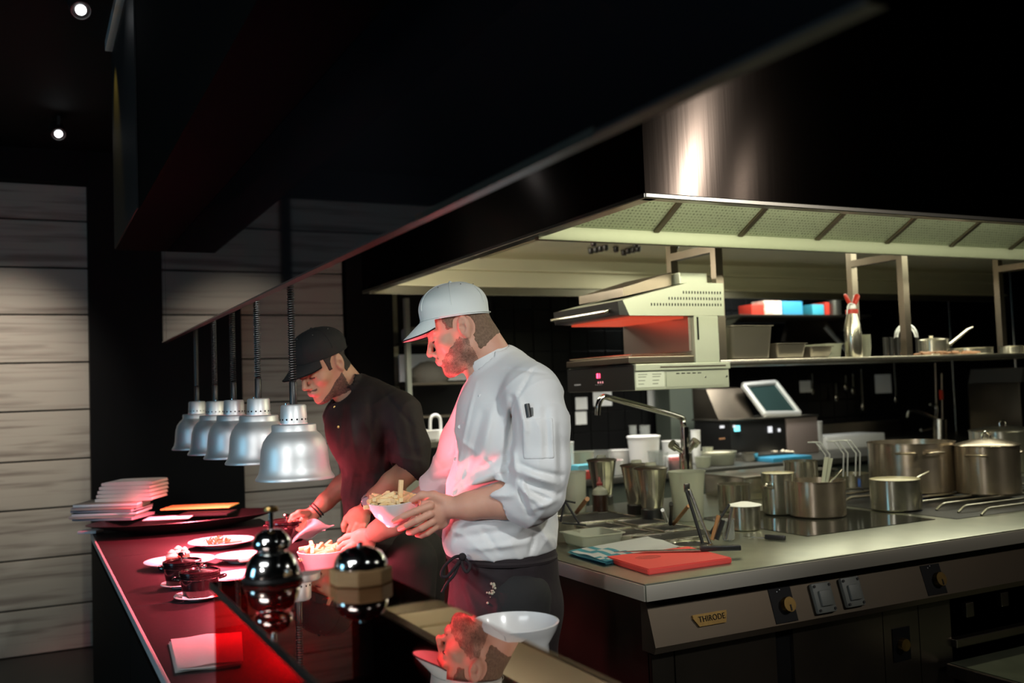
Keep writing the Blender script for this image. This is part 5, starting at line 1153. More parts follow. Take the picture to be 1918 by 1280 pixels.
# ------------------------------------------------------------------ sculpting: smooth unions of tapered volumes, meshed with surface nets
class Sdf:
    def __init__(s, lo, hi, h):
        s.h = h; s.lo = np.array(lo, np.float32); s.n = np.maximum(4, np.ceil((np.array(hi)-np.array(lo))/h).astype(int)+1)
        s.v = np.full(s.n, 1.0, np.float32)
        s.axs = [s.lo[i]+np.arange(s.n[i], dtype=np.float32)*np.float32(h) for i in range(3)]
    def reg(s, lo, hi):
        a = np.clip(np.floor((np.array(lo)-s.lo)/s.h).astype(int), 0, s.n); b = np.clip(np.ceil((np.array(hi)-s.lo)/s.h).astype(int)+1, 0, s.n)
        sl_ = tuple(slice(a[i], b[i]) for i in range(3)); X = [s.axs[i][sl_[i]] for i in range(3)]
        return sl_, X[0][:, None, None], X[1][None, :, None], X[2][None, None, :]
    def comb(s, sl_, d, k, op):
        v = s.v[sl_]
        if v.size == 0: return
        if op == 'sub': d = -d
        if op == 'add':
            hh = np.clip(.5+.5*(d-v)/max(k, 1e-5), 0, 1); s.v[sl_] = d*(1-hh)+v*hh-k*hh*(1-hh)
        else:          # smooth max(v, -shape)
            hh = np.clip(.5-.5*(d-v)/max(k, 1e-5), 0, 1); s.v[sl_] = d*(1-hh)+v*hh+k*hh*(1-hh)
    def cap(s, a, b, ra, rb=None, k=.02, op='add'):
        a = np.array(a, np.float32); b = np.array(b, np.float32); rb = ra if rb is None else rb; m = max(ra, rb)+k*1.5+s.h*3
        sl_, X, Y, Z = s.reg(np.minimum(a, b)-m, np.maximum(a, b)+m); ba = b-a; L2 = max(float(ba@ba), 1e-9)
        t = np.clip(((X-a[0])*ba[0]+(Y-a[1])*ba[1]+(Z-a[2])*ba[2])/L2, 0, 1)
        d = np.sqrt((X-a[0]-t*ba[0])**2+(Y-a[1]-t*ba[1])**2+(Z-a[2]-t*ba[2])**2)-(ra+t*(rb-ra)); s.comb(sl_, d, k, op)
    def chain(s, pts, rs, k=.012, op='add'):
        for i in range(len(pts)-1): s.cap(pts[i], pts[i+1], rs[i], rs[i+1], k, op)
    def ell(s, c, r, R=None, k=.02, op='add'):
        c = np.array(c, np.float32); r = np.array(r, float); R = np.eye(3) if R is None else np.array(R); m = max(r)+k*1.5+s.h*3
        sl_, X, Y, Z = s.reg(c-m, c+m); q = [(X-c[0])*R[i][0]+(Y-c[1])*R[i][1]+(Z-c[2])*R[i][2] for i in range(3)]
        k0 = np.sqrt(sum((q[i]/r[i])**2 for i in range(3))); k1 = np.sqrt(sum((q[i]/r[i]**2)**2 for i in range(3)))+1e-9
        s.comb(sl_, k0*(k0-1)/k1, k, op)
    def plane(s, p, n):     # keep the side n points away from
        n = _nz(n); X, Y, Z = s.axs[0][:, None, None], s.axs[1][None, :, None], s.axs[2][None, None, :]
        s.v = np.maximum(s.v, ((X-p[0])*n[0]+(Y-p[1])*n[1]+(Z-p[2])*n[2]).astype(np.float32))
    def crease(s, a, b, w, amp, side=None, axes=(0, 2)):
        """long soft ridge (amp>0) or groove (amp<0) running from a to b through the cloth"""
        a = np.array(a, np.float32); b = np.array(b, np.float32); m = w*3; i, j = axes
        lo = np.minimum(a, b)-m; hi = np.maximum(a, b)+m
        if side is not None: o = 3-i-j; lo[o], hi[o] = side
        sl_, X, Y, Z = s.reg(lo, hi); C = (X, Y, Z); bi, bj = b[i]-a[i], b[j]-a[j]; L2 = max(bi*bi+bj*bj, 1e-9)
        t = np.clip(((C[i]-a[i])*bi+(C[j]-a[j])*bj)/L2, 0, 1); d2 = (C[i]-a[i]-t*bi)**2+(C[j]-a[j]-t*bj)**2
        s.v[sl_] -= (amp*np.exp(-d2/(w*w))*(.35+.65*np.sin(np.pi*np.clip(t, .05, .95)))).astype(np.float32)
    def mesh(s, v=None):
        v = s.v if v is None else v; ins = v < 0; n = v.shape
        cnt = np.zeros((n[0]-1, n[1]-1, n[2]-1), np.int8)
        for dx in (0, 1):
            for dy in (0, 1):
                for dz in (0, 1): cnt += ins[dx:n[0]-1+dx, dy:n[1]-1+dy, dz:n[2]-1+dz]
        act = (cnt > 0) & (cnt < 8); ijk = np.argwhere(act); idx = np.full(act.shape, -1, np.int32); idx[act] = np.arange(len(ijk))
        P = np.zeros((len(ijk), 3)); W_ = np.zeros(len(ijk)); cr = [(0, 0, 0), (1, 0, 0), (0, 1, 0), (1, 1, 0), (0, 0, 1), (1, 0, 1), (0, 1, 1), (1, 1, 1)]
        vals = {c: v[ijk[:, 0]+c[0], ijk[:, 1]+c[1], ijk[:, 2]+c[2]] for c in cr}
        for c in cr:
            for a in range(3):
                if c[a] == 0:
                    e = list(c); e[a] = 1; e = tuple(e); va, vb = vals[c], vals[e]; m = (va < 0) != (vb < 0)
                    t = va[m]/(va[m]-vb[m]); q = np.tile(np.array(c, float), (m.sum(), 1)); q[:, a] += t; P[m] += q; W_[m] += 1
        P = (P/W_[:, None]+ijk)*s.h+s.lo; Q = []
        for a in range(3):
            b, c = (a+1) % 3, (a+2) % 3; A = [slice(0, -1)]*3; B = [slice(0, -1)]*3; A[a] = slice(0, n[a]-1); B[a] = slice(1, n[a])
            A[b] = B[b] = slice(1, n[b]-1); A[c] = B[c] = slice(1, n[c]-1)
            s0, s1 = ins[tuple(A)], ins[tuple(B)]; e = np.argwhere(s0 != s1)
            if len(e) == 0: continue
            fl = s0[tuple(e.T)]; g = e.copy(); g[:, b] += 1; g[:, c] += 1
            def at_(db, dc): h = g.copy(); h[:, b] -= db; h[:, c] -= dc; return idx[tuple(h.T)]
            q = np.stack([at_(1, 1), at_(0, 1), at_(0, 0), at_(1, 0)], 1); q[~fl] = q[~fl][:, ::-1]; Q.append(q)
        Q = np.concatenate(Q); Q = Q[(Q >= 0).all(1)]
        return P, Q
def sdfobj(name, s, m, parent, v=None, toworld=None, smooth_it=1):
    P, Q = s.mesh(v)
    if smooth_it:
        for _ in range(smooth_it):
            acc = np.zeros_like(P); w_ = np.zeros(len(P))
            for a, b in ((0, 1), (1, 2), (2, 3), (3, 0)):
                np.add.at(acc, Q[:, a], P[Q[:, b]]); np.add.at(w_, Q[:, a], 1)
            P = .5*P+.5*acc/np.maximum(w_, 1)[:, None]
    Wd = toworld(P)-np.array(parent.location if parent.parent is None else parent.location+parent.parent.location)
    me = bpy.data.meshes.new(name); me.vertices.add(len(Wd)); me.vertices.foreach_set('co', Wd.astype(np.float32).ravel())
    me.loops.add(len(Q)*4); me.loops.foreach_set('vertex_index', Q.astype(np.int32).ravel()); me.polygons.add(len(Q))
    me.polygons.foreach_set('loop_start', np.arange(0, len(Q)*4, 4, dtype=np.int32)); me.polygons.foreach_set('loop_total', np.full(len(Q), 4, np.int32))
    me.update(calc_edges=True); me.validate(); me.shade_smooth(); me.materials.append(M[m])
    o = bpy.data.objects.new(name, me); COL.objects.link(o); o.parent = parent; return o
def wrinkle(s, amp, sc, tilt=.6):
    """small irregular folds all over a garment"""
    X, Y, Z = s.axs[0][:, None, None], s.axs[1][None, :, None], s.axs[2][None, None, :]
    w1 = 1.3*np.sin(X*17*sc+Y*9*sc+1.)+.9*np.sin(Z*23*sc-Y*13*sc+X*8*sc); n1 = (1-np.abs(np.sin(X*15*sc+Z*24*sc*tilt+Y*6*sc+w1)))**3
    w2 = 1.1*np.sin(Y*19*sc+Z*12*sc)+.8*np.sin(X*27*sc+.7); n2 = (1-np.abs(np.sin(Z*31*sc-X*14*sc+Y*11*sc+w2)))**3; msk = .5+.5*np.sin(X*9+Y*7+Z*11+2*np.sin(Z*5))
    s.v -= (amp*(n1*msk+n2*(1-msk))-amp*.35).astype(np.float32)
class Body:
    """local axes: right, away and up as the photographer stands"""
    def __init__(s, px, py, d): s.O = np.array(ad(px, py, d)); s.O[2] = 0.; s.A = np.array([RT, FW, UP])
    def L(s, px, py, d): return s.A @ (np.array(ad(px, py, d))-s.O)
    def W(s, P): return P @ s.A+s.O
def head_frame(fu, fv, pitch, roll=0.):
    f0 = _nz([fu, fv, 0]); p = math.radians(pitch); f = f0*math.cos(p)-np.array([0, 0, 1.])*math.sin(p); u = f0*math.sin(p)+np.array([0, 0, 1.])*math.cos(p)
    l = np.cross(u, f); r = math.radians(roll); u2 = u*math.cos(r)+l*math.sin(r); l2 = np.cross(u2, f); return f, l2, u2
def head(S, c, fr, s=1., ear_out=.0):
    f, l, u = fr; R = np.array([f, l, u]); T = lambda x, y, z: c+s*(x*f+y*l+z*u); E = lambda p, r, k, op='add', RR=None: S.ell(T(*p), [s*q for q in r], R if RR is None else RR, k, op)
    E((-.002, 0, .042), (.088, .073, .078), .01); E((.032, 0, .005), (.058, .064, .078), .02); E((.052, 0, -.042), (.046, .044, .052), .02)
    for y in (-1, 1):
        S.cap(T(0, y*.050, -.050), T(.070, y*.016, -.088), s*.020, s*.018, .022); S.cap(T(-.004, y*.056, -.010), T(0, y*.050, -.055), s*.020, s*.018, .02)
        E((.062, y*.042, -.014), (.018, .017, .015), .022)
        S.cap(T(.090, y*.008, .031), T(.074, y*.046, .033), s*.0085, s*.008, .012)
    for y in (-1, 1):
        E((.097, y*.032, .010), (.013, .017, .012), .012, 'sub'); E((.0765, y*.031, .009), (.0145, .0155, .0125), .003)
        S.cap(T(.0915, y*.022, .0045), T(.0865, y*.042, .0050), s*.0022, s*.0018, .002)
    S.cap(T(.092, 0, .022), T(.1145, 0, -.016), s*.0065, s*.0095, .010); E((.116, 0, -.0205), (.0095, .0100, .0085), .006)
    for y in (-1, 1): E((.104, y*.0125, -.0255), (.0095, .0065, .0070), .005); E((.109, y*.0075, -.0320), (.005, .0035, .0045), .002, 'sub')
    E((.093, 0, -.050), (.014, .026, .020), .014)
    S.cap(T(.1055, -.010, -.0475), T(.1055, .010, -.0475), s*.0052, None, .005); S.cap(T(.1035, -.020, -.0505), T(.1055, -.008, -.048), s*.0032, s*.005, .004); S.cap(T(.1035, .020, -.0505), T(.1055, .008, -.048), s*.0032, s*.005, .004)
    S.cap(T(.1035, -.010, -.0580), T(.1035, .010, -.0580), s*.0062, None, .005)
    S.cap(T(.1135, -.020, -.0528), T(.1135, .020, -.0528), s*.0026, None, .002, 'sub')
    S.cap(T(.108, -.012, -.0700), T(.108, .012, -.0700), s*.005, None, .008, 'sub')
    E((.086, 0, -.088), (.017, .021, .017), .014)
    for y in (-1, 1):
        tf = math.radians(12); ff = np.array([math.cos(tf)*f+math.sin(tf)*u*-1, l, u*math.cos(tf)+f*math.sin(tf)])
        ff = np.array([f*math.cos(tf)+u*math.sin(tf), l, u*math.cos(tf)-f*math.sin(tf)])
        E((-.010, y*.0785, .004), (.0175, .0100, .031), .004, RR=ff); E((-.003, y*.0890, .000), (.0105, .0110, .0150), .002, 'sub', RR=ff); E((-.011, y*.0880, .017), (.0100, .0050, .0080), .0015, 'sub', RR=ff)
        E((.0015, y*.0800, -.004), (.0038, .0045, .0065), .002); E((-.006, y*.0775, -.0245), (.0085, .006, .0085), .004)
    return T, R
def headcoords(S, c, fr, s):
    f, l, u = fr; X = S.axs[0][:, None, None]-c[0]; Y = S.axs[1][None, :, None]-c[1]; Z = S.axs[2][None, None, :]-c[2]
    return tuple((X*a[0]+Y*a[1]+Z*a[2])/s for a in (f, l, u))
def cap_hat(parent, c, fr, W_, m, radii=(.103, .082, .098), brim=.072, drop=42, curve=.022, wall=.016, sand='black', arch=False):
    """baseball cap in its own frame: crown with panel seams, button, eyelets and a curved peak"""
    f, l, u = fr; a, b_, h = radii; T = lambda x, y, z: Vector(W_(np.array([c+x*f+y*l+z*u]))[0])
    b = NB(); n, mm = 72, 22; rings = []
    for j in range(mm+1):
        t = j/mm; ring = []
        for i in range(n):
            th = 2*PI*i/n
            if t < .18: zz = (wall)*t/.18; rr = 1+.01*(t/.18)
            else:
                q = (t-.18)/.82*PI/2; rr = 1.01*max(0.0, math.cos(q))**.86; zz = wall+(h-wall)*math.sin(q)
            pk = 1+.012*abs(math.sin(3*th))*math.sin(min(1, t*1.2)*PI)-.006
            pk += .010*math.sin(5*th+9*t)*math.sin(7*t)*.5
            back = 1.0-.03*max(0, -math.cos(th))*(1-t)
            if j == mm: continue
            ring.append(b.verts.new(T(a*rr*pk*math.cos(th)*back, b_*rr*pk*math.sin(th), zz)))
        if ring: rings.append(ring)
    top = b.verts.new(T(0, 0, h+.0005))
    for r0, r1 in zip(rings[:-1], rings[1:]):
        for i in range(n): b.faces.new((r0[i], r0[(i+1) % n], r1[(i+1) % n], r1[i]))
    for i in range(n): b.faces.new((rings[-1][i], rings[-1][(i+1) % n], top))
    bmesh.ops.recalc_face_normals(b, faces=b.faces[:]); bmesh.ops.solidify(b, geom=b.faces[:], thickness=.0022)
    hat = wobj('cap', b, m, parent, ang=70); hat['label'] = 'baseball cap'
    sm = NB()
    for k in range(6):
        th = PI/2+k*PI/3; pts = []
        for j in range(14):
            q = j/13*PI/2*.97; rr = 1.012*max(0.0, math.cos(q))**.86; zz = wall+(h-wall)*math.sin(q); pts.append(T(a*rr*math.cos(th)*1.004, b_*rr*math.sin(th)*1.004, zz+.0004))
        tube(sm, pts, .0009, 5)
    tube(sm, [T(a*1.012*math.cos(2*PI*i/48), b_*1.015*math.sin(2*PI*i/48), .004) for i in range(49)], .0009, 5)
    wobj('cap_seams', sm, m, hat)
    bt = NB(); bmesh.ops.create_icosphere(bt, subdivisions=2, radius=.006, matrix=Matrix.Translation(T(0, 0, h))); wobj('cap_button', bt, m, hat)
    ey = NB()
    for k in range(6):
        th = k*PI/3+PI/3/2+PI/2; q = .95; rr = 1.01*math.cos(q)**.86; bmesh.ops.create_icosphere(ey, subdivisions=1, radius=.0016, matrix=Matrix.Translation(T(a*rr*math.cos(th)*1.01, b_*rr*math.sin(th)*1.02, wall+(h-wall)*math.sin(q)+.001)))
    wobj('eyelets', ey, 'grey', hat)['kind'] = 'stuff'
    br = NB(); nn, m2 = 30, 8; th0 = math.radians(58); rows = []
    for j in range(m2+1):
        v = j/m2; row = []
        for i in range(nn+1):
            th = -th0+2*th0*i/nn; s_ = math.cos(th/th0*PI/2)**.75 if abs(i-nn/2) < nn/2 else 0
            x0, y0 = a*1.01*math.cos(th), b_*1.01*math.sin(th); ext = brim*s_*v; yy = y0*(1+.02*v); cu = curve*((yy/b_)**2)*(v if v < .5 else .5+.5*(v-.5)) + curve*.8*((yy/b_)**2)*v
            row.append(br.verts.new(T(x0+ext*math.cos(math.radians(drop)), yy, .002-ext*math.sin(math.radians(drop))-cu)))
        rows.append(row)
    fs = []
    for j in range(m2):
        for i in range(nn): fs.append(br.faces.new((rows[j][i], rows[j][i+1], rows[j+1][i+1], rows[j+1][i])))
    bmesh.ops.recalc_face_normals(br, faces=fs); edge = [v.co.copy() for v in rows[-1]]
    bmesh.ops.solidify(br, geom=br.faces[:], thickness=.003); wobj('cap_peak', br, m, hat, ang=60)
    eb = NB(); tube(eb, [e+Vector((0, 0, -.0015)) for e in edge], .0021, 6); wobj('peak_piping', eb, sand, hat)
    return hat

# ------------------------------------------------------------------ the cook in the white jacket
B = Body(935, 900, 2.68); L = B.L
t = thing('person', 'cook in white jacket and white cap holding a bowl of fries', 'person', B.O); P1 = t
fr1 = head_frame(-1, .02, 24); hc1 = L(868, 619, 2.68); HS = .97
S = Sdf(L(590, 1080, 3.20)*[1, 0, 1]+[0, -.30, 0], L(1075, 575, 2.60)*[1, 0, 1]+[0, .52, 0], .0034)
T1, R1 = head(S, hc1, fr1, HS)
nb = L(940, 705, 2.68)
S.cap(T1(-.030, 0, -.035), nb, .056, .062, .025); S.cap(T1(.005, 0, -.060), L(905, 705, 2.67), .036, .045, .02)
# torso core and arms
S.ell(L(948, 800, 2.68), (.12, .165, .18), k=.03); S.ell(L(942, 925, 2.69), (.105, .12, .13), k=.04); S.cap(L(980, 735, 2.53), L(925, 735, 2.84), .055, None, .03)
S.chain([L(992, 745, 2.50), L(1010, 870, 2.49), L(1000, 928, 2.50)], [.052, .047, .044], .02)
S.chain([L(1000, 930, 2.50), L(945, 938, 2.51), L(880, 948, 2.53), L(848, 952, 2.54)], [.044, .047, .036, .0285], .012)
S.ell(L(815, 955, 2.545), (.044, .020, .037), k=.014); S.ell(L(820, 975, 2.56), (.032, .020, .026), k=.014)
S.chain([L(838, 940, 2.54), L(812, 929, 2.535), L(790, 928, 2.54), L(772, 938, 2.55)], [.017, .0125, .0105, .0085], .007)
def fing(pts, rs=(.0112, .0100, .0092, .0078)): S.chain([L(*p) for p in pts], rs, .0022)
fing([(806, 948, 2.525), (779, 958, 2.508), (756, 968, 2.515), (738, 977, 2.535)])
fing([(806, 963, 2.525), (782, 975, 2.510), (762, 985, 2.525), (749, 991, 2.550)])
fing([(810, 977, 2.535), (790, 989, 2.525), (774, 997, 2.545), (765, 998, 2.565)])
fing([(816, 988, 2.545), (801, 999, 2.545), (790, 1004, 2.560), (781, 1003, 2.578)], (.0095, .0085, .0078, .0066))
S.chain([L(905, 755, 2.84), L(845, 890, 2.90)], [.050, .043], .02); S.chain([L(845, 890, 2.90), L(790, 945, 2.95), L(735, 978, 3.0), L(706, 996, 3.03)], [.046, .047, .042, .034], .012)
dq = _nz(L(640, 1045, 3.10)-L(706, 996, 3.03)); dn = _nz(np.cross(dq, [0, 1, 0])); do = np.cross(dn, dq)
S.ell(L(680, 1014, 3.06), (.048, .023, .041), np.array([dq, do, dn]), k=.014)
fing([(664, 1014, 3.06), (645, 1019, 3.09), (634, 1028, 3.10), (629, 1039, 3.10)])
fing([(662, 1022, 3.05), (645, 1031, 3.07), (636, 1043, 3.08), (632, 1052, 3.09)])
fing([(664, 1031, 3.04), (650, 1042, 3.05), (641, 1053, 3.06), (637, 1061, 3.08)])
fing([(670, 1037, 3.04), (659, 1050, 3.04), (650, 1058, 3.05), (645, 1064, 3.06)], (.0095, .0085, .0078, .0066))
S.chain([L(690, 1004, 3.07), L(668, 1002, 3.11), L(650, 1006, 3.13), L(636, 1014, 3.14)], [.017, .0125, .0105, .0085], .007)
frc = head_frame(-1, .02, 6.5); capc1 = L(853, 597, 2.68); XC, YC, ZC = headcoords(S, capc1, frc, 1.)
def under_cap(S, XC, YC, ZC, r):
    e = np.sqrt((XC/r[0])**2+(YC/r[1])**2+((ZC-.02)/(r[2]-.02))**2)-1; nr = (XC**2+YC**2+ZC**2) < .04
    S.v = np.where(nr & (ZC > .004), np.maximum(S.v, np.where(ZC > .02, e, np.sqrt((XC/r[0])**2+(YC/r[1])**2)-1)*.06), S.v).astype(np.float32)
under_cap(S, XC, YC, ZC, (.093, .078, .094))
sdfobj('body', S, 'skin', t, toworld=B.W)
X, Y, Z = headcoords(S, hc1, fr1, HS)
rag = .0018*np.sin(X*190+Z*90)*np.sin(Z*210+Y*80)+.001*np.sin(X*420-Z*300)
near = (X**2+Y**2+Z**2) < .03
ear = .030-np.sqrt((X+.008)**2+((Z-.003)*.85)**2)
m1 = np.maximum(np.maximum(-(Z+.052+.35*(X+.09)), X+.020), Z-.085); m2 = np.maximum(np.maximum(-(Z-.012), X-.040), Z-.09); mm_ = np.maximum(np.maximum(np.minimum(m1, m2)+rag, ear), ZC-.006)
sdfobj('hair', S, 'hair', t, np.where(near, np.maximum(S.v-.0018, mm_), 1.).astype(np.float32), B.W)
ml = np.maximum(np.maximum(Z-(-.006-.50*X), -(X+.006)), -(Z+.108)); mt = np.maximum(np.maximum(Z+.036, -(Z+.047)), -(X-.085)); mt = np.maximum(mt, np.abs(Y)-.024)
lipx = .0135-np.sqrt(((X-.108)*.8)**2+((Z+.053)*1.25)**2); mb = np.maximum(np.minimum(ml, mt), lipx); mb = np.maximum(mb+rag, ear-.002)
sdfobj('beard', S, 'beard', t, np.where(near, np.maximum(S.v-.0011, mb), 1.).astype(np.float32), B.W)
mbw = np.maximum(np.maximum(np.abs(Z-.036)-.0045, -(X-.066)), np.maximum(.006-np.abs(Y), np.abs(Y)-.048)); sdfobj('eyebrows', S, 'hair', t, np.where(near, np.maximum(S.v-.0016, mbw), 1.).astype(np.float32), B.W)
mlp = np.maximum(np.maximum(np.abs(Z+.0530)-.0095, -(X-.1005)), np.abs(Y)-.020); 
M['lips'] = mat('lips', (.52, .24, .20), .45)
sdfobj('lips', S, 'lips', t, np.where(near, np.maximum(S.v-.0004, mlp), 1.).astype(np.float32), B.W)
def lashes(Bd, T, t):
    for y in (-1, 1):
        b = NB(); tube(b, [Vector(Bd.W(np.array([T(*q)]))[0]) for q in ((.0905, y*.0185, .0030), (.0925, y*.026, .0040), (.0912, y*.034, .0042), (.0865, y*.043, .0034))], .0016, 6); wobj('eyelashes', b, 'blackhair', t)
lashes(B, T1, t)
# white cap
cap_hat(t, capc1, frc, B.W, 'cap', (.098, .083, .100), .070, 38, .020, .030)
# jacket
J = Sdf(L(765, 1050, 3.0)*[1, 0, 1]+[0, -.36, 0], L(1085, 625, 2.30)*[1, 0, 1]+[0, .40, 0], .0042)
J.ell(L(950, 800, 2.68), (.146, .188, .195), k=.03); J.ell(L(940, 930, 2.69), (.158, .175, .165), k=.05); J.ell(L(936, 1005, 2.69), (.162, .175, .12), k=.04)
J.cap(L(995, 733, 2.52), L(930, 733, 2.85), .072, None, .04); J.cap(L(948, 695, 2.68), L(990, 730, 2.56), .066, .066, .04); J.cap(L(940, 698, 2.70), L(925, 735, 2.82), .062, .066, .04)
J.ell(L(1000, 800, 2.66), (.085, .15, .13), k=.05)
J.chain([L(998, 745, 2.49), L(1012, 800, 2.475), L(1013, 870, 2.47), L(1006, 920, 2.485)], [.080, .074, .073, .076], .022)
J.chain([L(1000, 925, 2.49), L(975, 930, 2.495)], [.066, .060], .016)
# rolled cuff
ca, cb = L(985, 940, 2.50), L(958, 928, 2.50)
J.cap(L(990, 941, 2.498), L(981, 938, 2.50), .066, .065, .004); J.cap(L(975, 936, 2.50), L(964, 931, 2.502), .060, .0585, .004); J.cap(L(962, 928, 2.503), L(955, 926, 2.505), .056, .055, .004)
# open the cuff around the forearm
J.cap(L(945, 934, 2.51), L(820, 952, 2.54), .050, .05, .003, 'sub')
J.chain([L(905, 748, 2.84), L(868, 830, 2.88), L(842, 888, 2.90)], [.072, .066, .064], .025); J.cap(L(836, 895, 2.91), L(815, 915, 2.92), .058, .056, .005); J.cap(L(806, 922, 2.93), L(740, 970, 2.98), .048, .048, .004, 'sub')
# neck opening that carries the stand collar
J.cap(L(938, 716, 2.68), L(923, 688, 2.68), .088, .0745, .02)
J.cap(L(926, 696, 2.68), L(885, 625, 2.68), .066, .075, .004, 'sub')
# hem
J.plane(L(930, 1034, 2.68), [.02, 0, -1.0])
# creases of the cloth: (from, to, width, height) as seen from the photographer's side
fold = [((905, 775), (870, 905), .010, -.006), ((925, 760), (905, 860), .011, .006), ((960, 745), (950, 860), .008, -.010), ((968, 740), (985, 800), .008, .006),
        ((880, 905), (955, 868), .010, .008), ((870, 930), (950, 895), .009, -.008), ((885, 885), (945, 845), .009, -.006), ((900, 920), (958, 915), .010, .006), ((845, 985), (900, 960), .010, .006), ((858, 1005), (950, 985), .010, -.006), ((880, 1020), (990, 1008), .009, .006),
        ((840, 1010), (870, 975), .012, .006), ((905, 985), (935, 1025), .008, -.005), ((1000, 1000), (992, 1030), .006, -.008), ((1010, 985), (1035, 1025), .008, .005)]
for a, b_, w_, h_ in fold: J.crease(L(*a, 2.6), L(*b_, 2.6), w_, h_*1.5, side=(-.30, .05))
arm = [((975, 765), (985, 840), .009, .005), ((1035, 770), (1040, 880), .010, .006), ((1020, 760), (1022, 850), .007, -.005), ((960, 830), (968, 900), .007, .006), ((970, 880), (1045, 905), .008, .008), ((975, 898), (1045, 925), .007, -.009), ((965, 905), (1015, 945), .008, .008), ((1005, 880), (1050, 890), .007, -.007), ((985, 915), (1030, 935), .006, -.008), ((1000, 950), (1040, 935), .007, .006), ((975, 868), (1010, 882), .006, -.007), ((1045, 800), (1050, 920), .009, -.005),
       ((968, 905), (990, 965), .004, -.006), ((978, 900), (1000, 960), .004, .005)]
for a, b_, w_, h_ in arm: J.crease(L(*a, 2.45), L(*b_, 2.45), w_, h_*1.35, side=(-.36, -.12))
for a, b_, w_, h_ in [((815, 885), (870, 865), .009, .007), ((810, 900), (860, 890), .007, -.008), ((860, 800), (845, 870), .010, .006), ((835, 860), (875, 840), .008, -.007)]: J.crease(L(*a, 2.9), L(*b_, 2.9), w_, h_, side=(.08, .38))
# overlap edge of the double front, shoulder and armhole seams
J.crease(L(893, 715, 2.6), L(852, 900, 2.6), .0045, .005, side=(-.25, .02)); J.crease(L(852, 900, 2.6), L(846, 1030, 2.6), .0045, .004, side=(-.25, .02))
J.crease(L(1000, 690, 2.45), L(955, 770, 2.45), .004, -.006, side=(-.30, -.08)); J.crease(L(955, 770, 2.45), L(962, 845, 2.45), .005, -.009, side=(-.30, -.10)); J.crease(L(945, 690, 2.45), L(1025, 700, 2.45), .004, -.004, side=(-.3, -.02))
wrinkle(J, .0042, 1.0)
jk = sdfobj('chef_jacket', J, 'jacket', t, toworld=B.W, smooth_it=2); jk['label'] = 'white cotton chef jacket with rolled sleeves'
cax = _nz(L(921, 684, 2.68)-L(936, 712, 2.68)); cf = _nz(np.array([-1., 0, 0])-cax*(-cax[0])); cl_ = np.cross(cax, cf); cb_ = NB(); rows = []; c0_ = L(922, 687, 2.68)
for j in range(5):
    hh_ = -.010+.046*j/4; row = []
    for i in range(57):
        ph = math.radians(14+332*i/56); rr_ = 1-.12*(j/4)-.0*i; hb_ = hh_*(1.0 if j < 4 else 1-.25*math.exp(-((min(i, 56-i))/4.)**2))
        row.append(cb_.verts.new(Vector(B.W(np.array([c0_+cax*hb_+cf*.075*rr_*math.cos(ph)+cl_*.071*rr_*math.sin(ph)]))[0])))
    rows.append(row)
fs_ = [cb_.faces.new((rows[j][i], rows[j][i+1], rows[j+1][i+1], rows[j+1][i])) for j in range(4) for i in range(56)]
bmesh.ops.recalc_face_normals(cb_, faces=fs_); bmesh.ops.solidify(cb_, geom=fs_, thickness=.0035); wobj('stand_collar', cb_, 'jacket', jk, ang=60)
# sleeve pocket: a raised patch of the same cloth
X = J.axs[0][:, None, None]; Y = J.axs[1][None, :, None]; Z = J.axs[2][None, None, :]
pa, pb = L(980, 862, 2.4), L(1036, 782, 2.4)
bxm = np.maximum(np.maximum(np.abs(X-(pa[0]+pb[0])/2)-abs(pb[0]-pa[0])/2, np.abs(Z-(pa[2]+pb[2])/2)-abs(pb[2]-pa[2])/2), Y+.20)
pk_ = sdfobj('sleeve_pocket', J, 'jacket', t, np.maximum(J.v-.0030, bxm).astype(np.float32)+0*X, B.W)
pn = L(1000, 772, 2.398); pen = thing('marker_pen', 'black marker pen standing in the sleeve pocket of the white jacket', 'pen', B.W(np.array([L(990, 782, 2.40)]))[0])
q0 = L(991, 782, 2.402); q1 = L(987, 757, 2.410); wobj('pen_body', tube(NB(), [tuple(B.W(np.array([q0]))[0]), tuple(B.W(np.array([q1]))[0])], .0065, 14), 'blackplastic', pen)
q0 = L(997, 780, 2.403); q1 = L(996, 764, 2.408); wobj('pen_clip', tube(NB(), [tuple(B.W(np.array([q0]))[0]), tuple(B.W(np.array([q1]))[0])], .0035, 8), 'clear', pen)
bt0 = None
def onsurf(Sx, px, py, d0, d1):
    """first point of a sculpted surface along a line of sight"""
    for d in np.arange(d0, d1, .002):
        p = L(px, py, d); i = np.round((p-Sx.lo)/Sx.h).astype(int)
        if (i >= 0).all() and (i < Sx.n).all() and Sx.v[tuple(i)] < 0: return p
    return L(px, py, d1)
for (px, py) in ((853, 861), (861, 800), (851, 925), (900, 742)):
    p = B.W(np.array([onsurf(J, px, py, 2.3, 2.9)]))[0]; R_ = Vector(-FW).to_track_quat('Z', 'Y').to_matrix()
    o = obj('button', lathe(NB(), [(0, .003), (.0045, .0028), (.006, .001), (.006, -.002), (0, -.002)], 14, rot=R_), 'jacket', t); o.location = Vector(p)-t.location
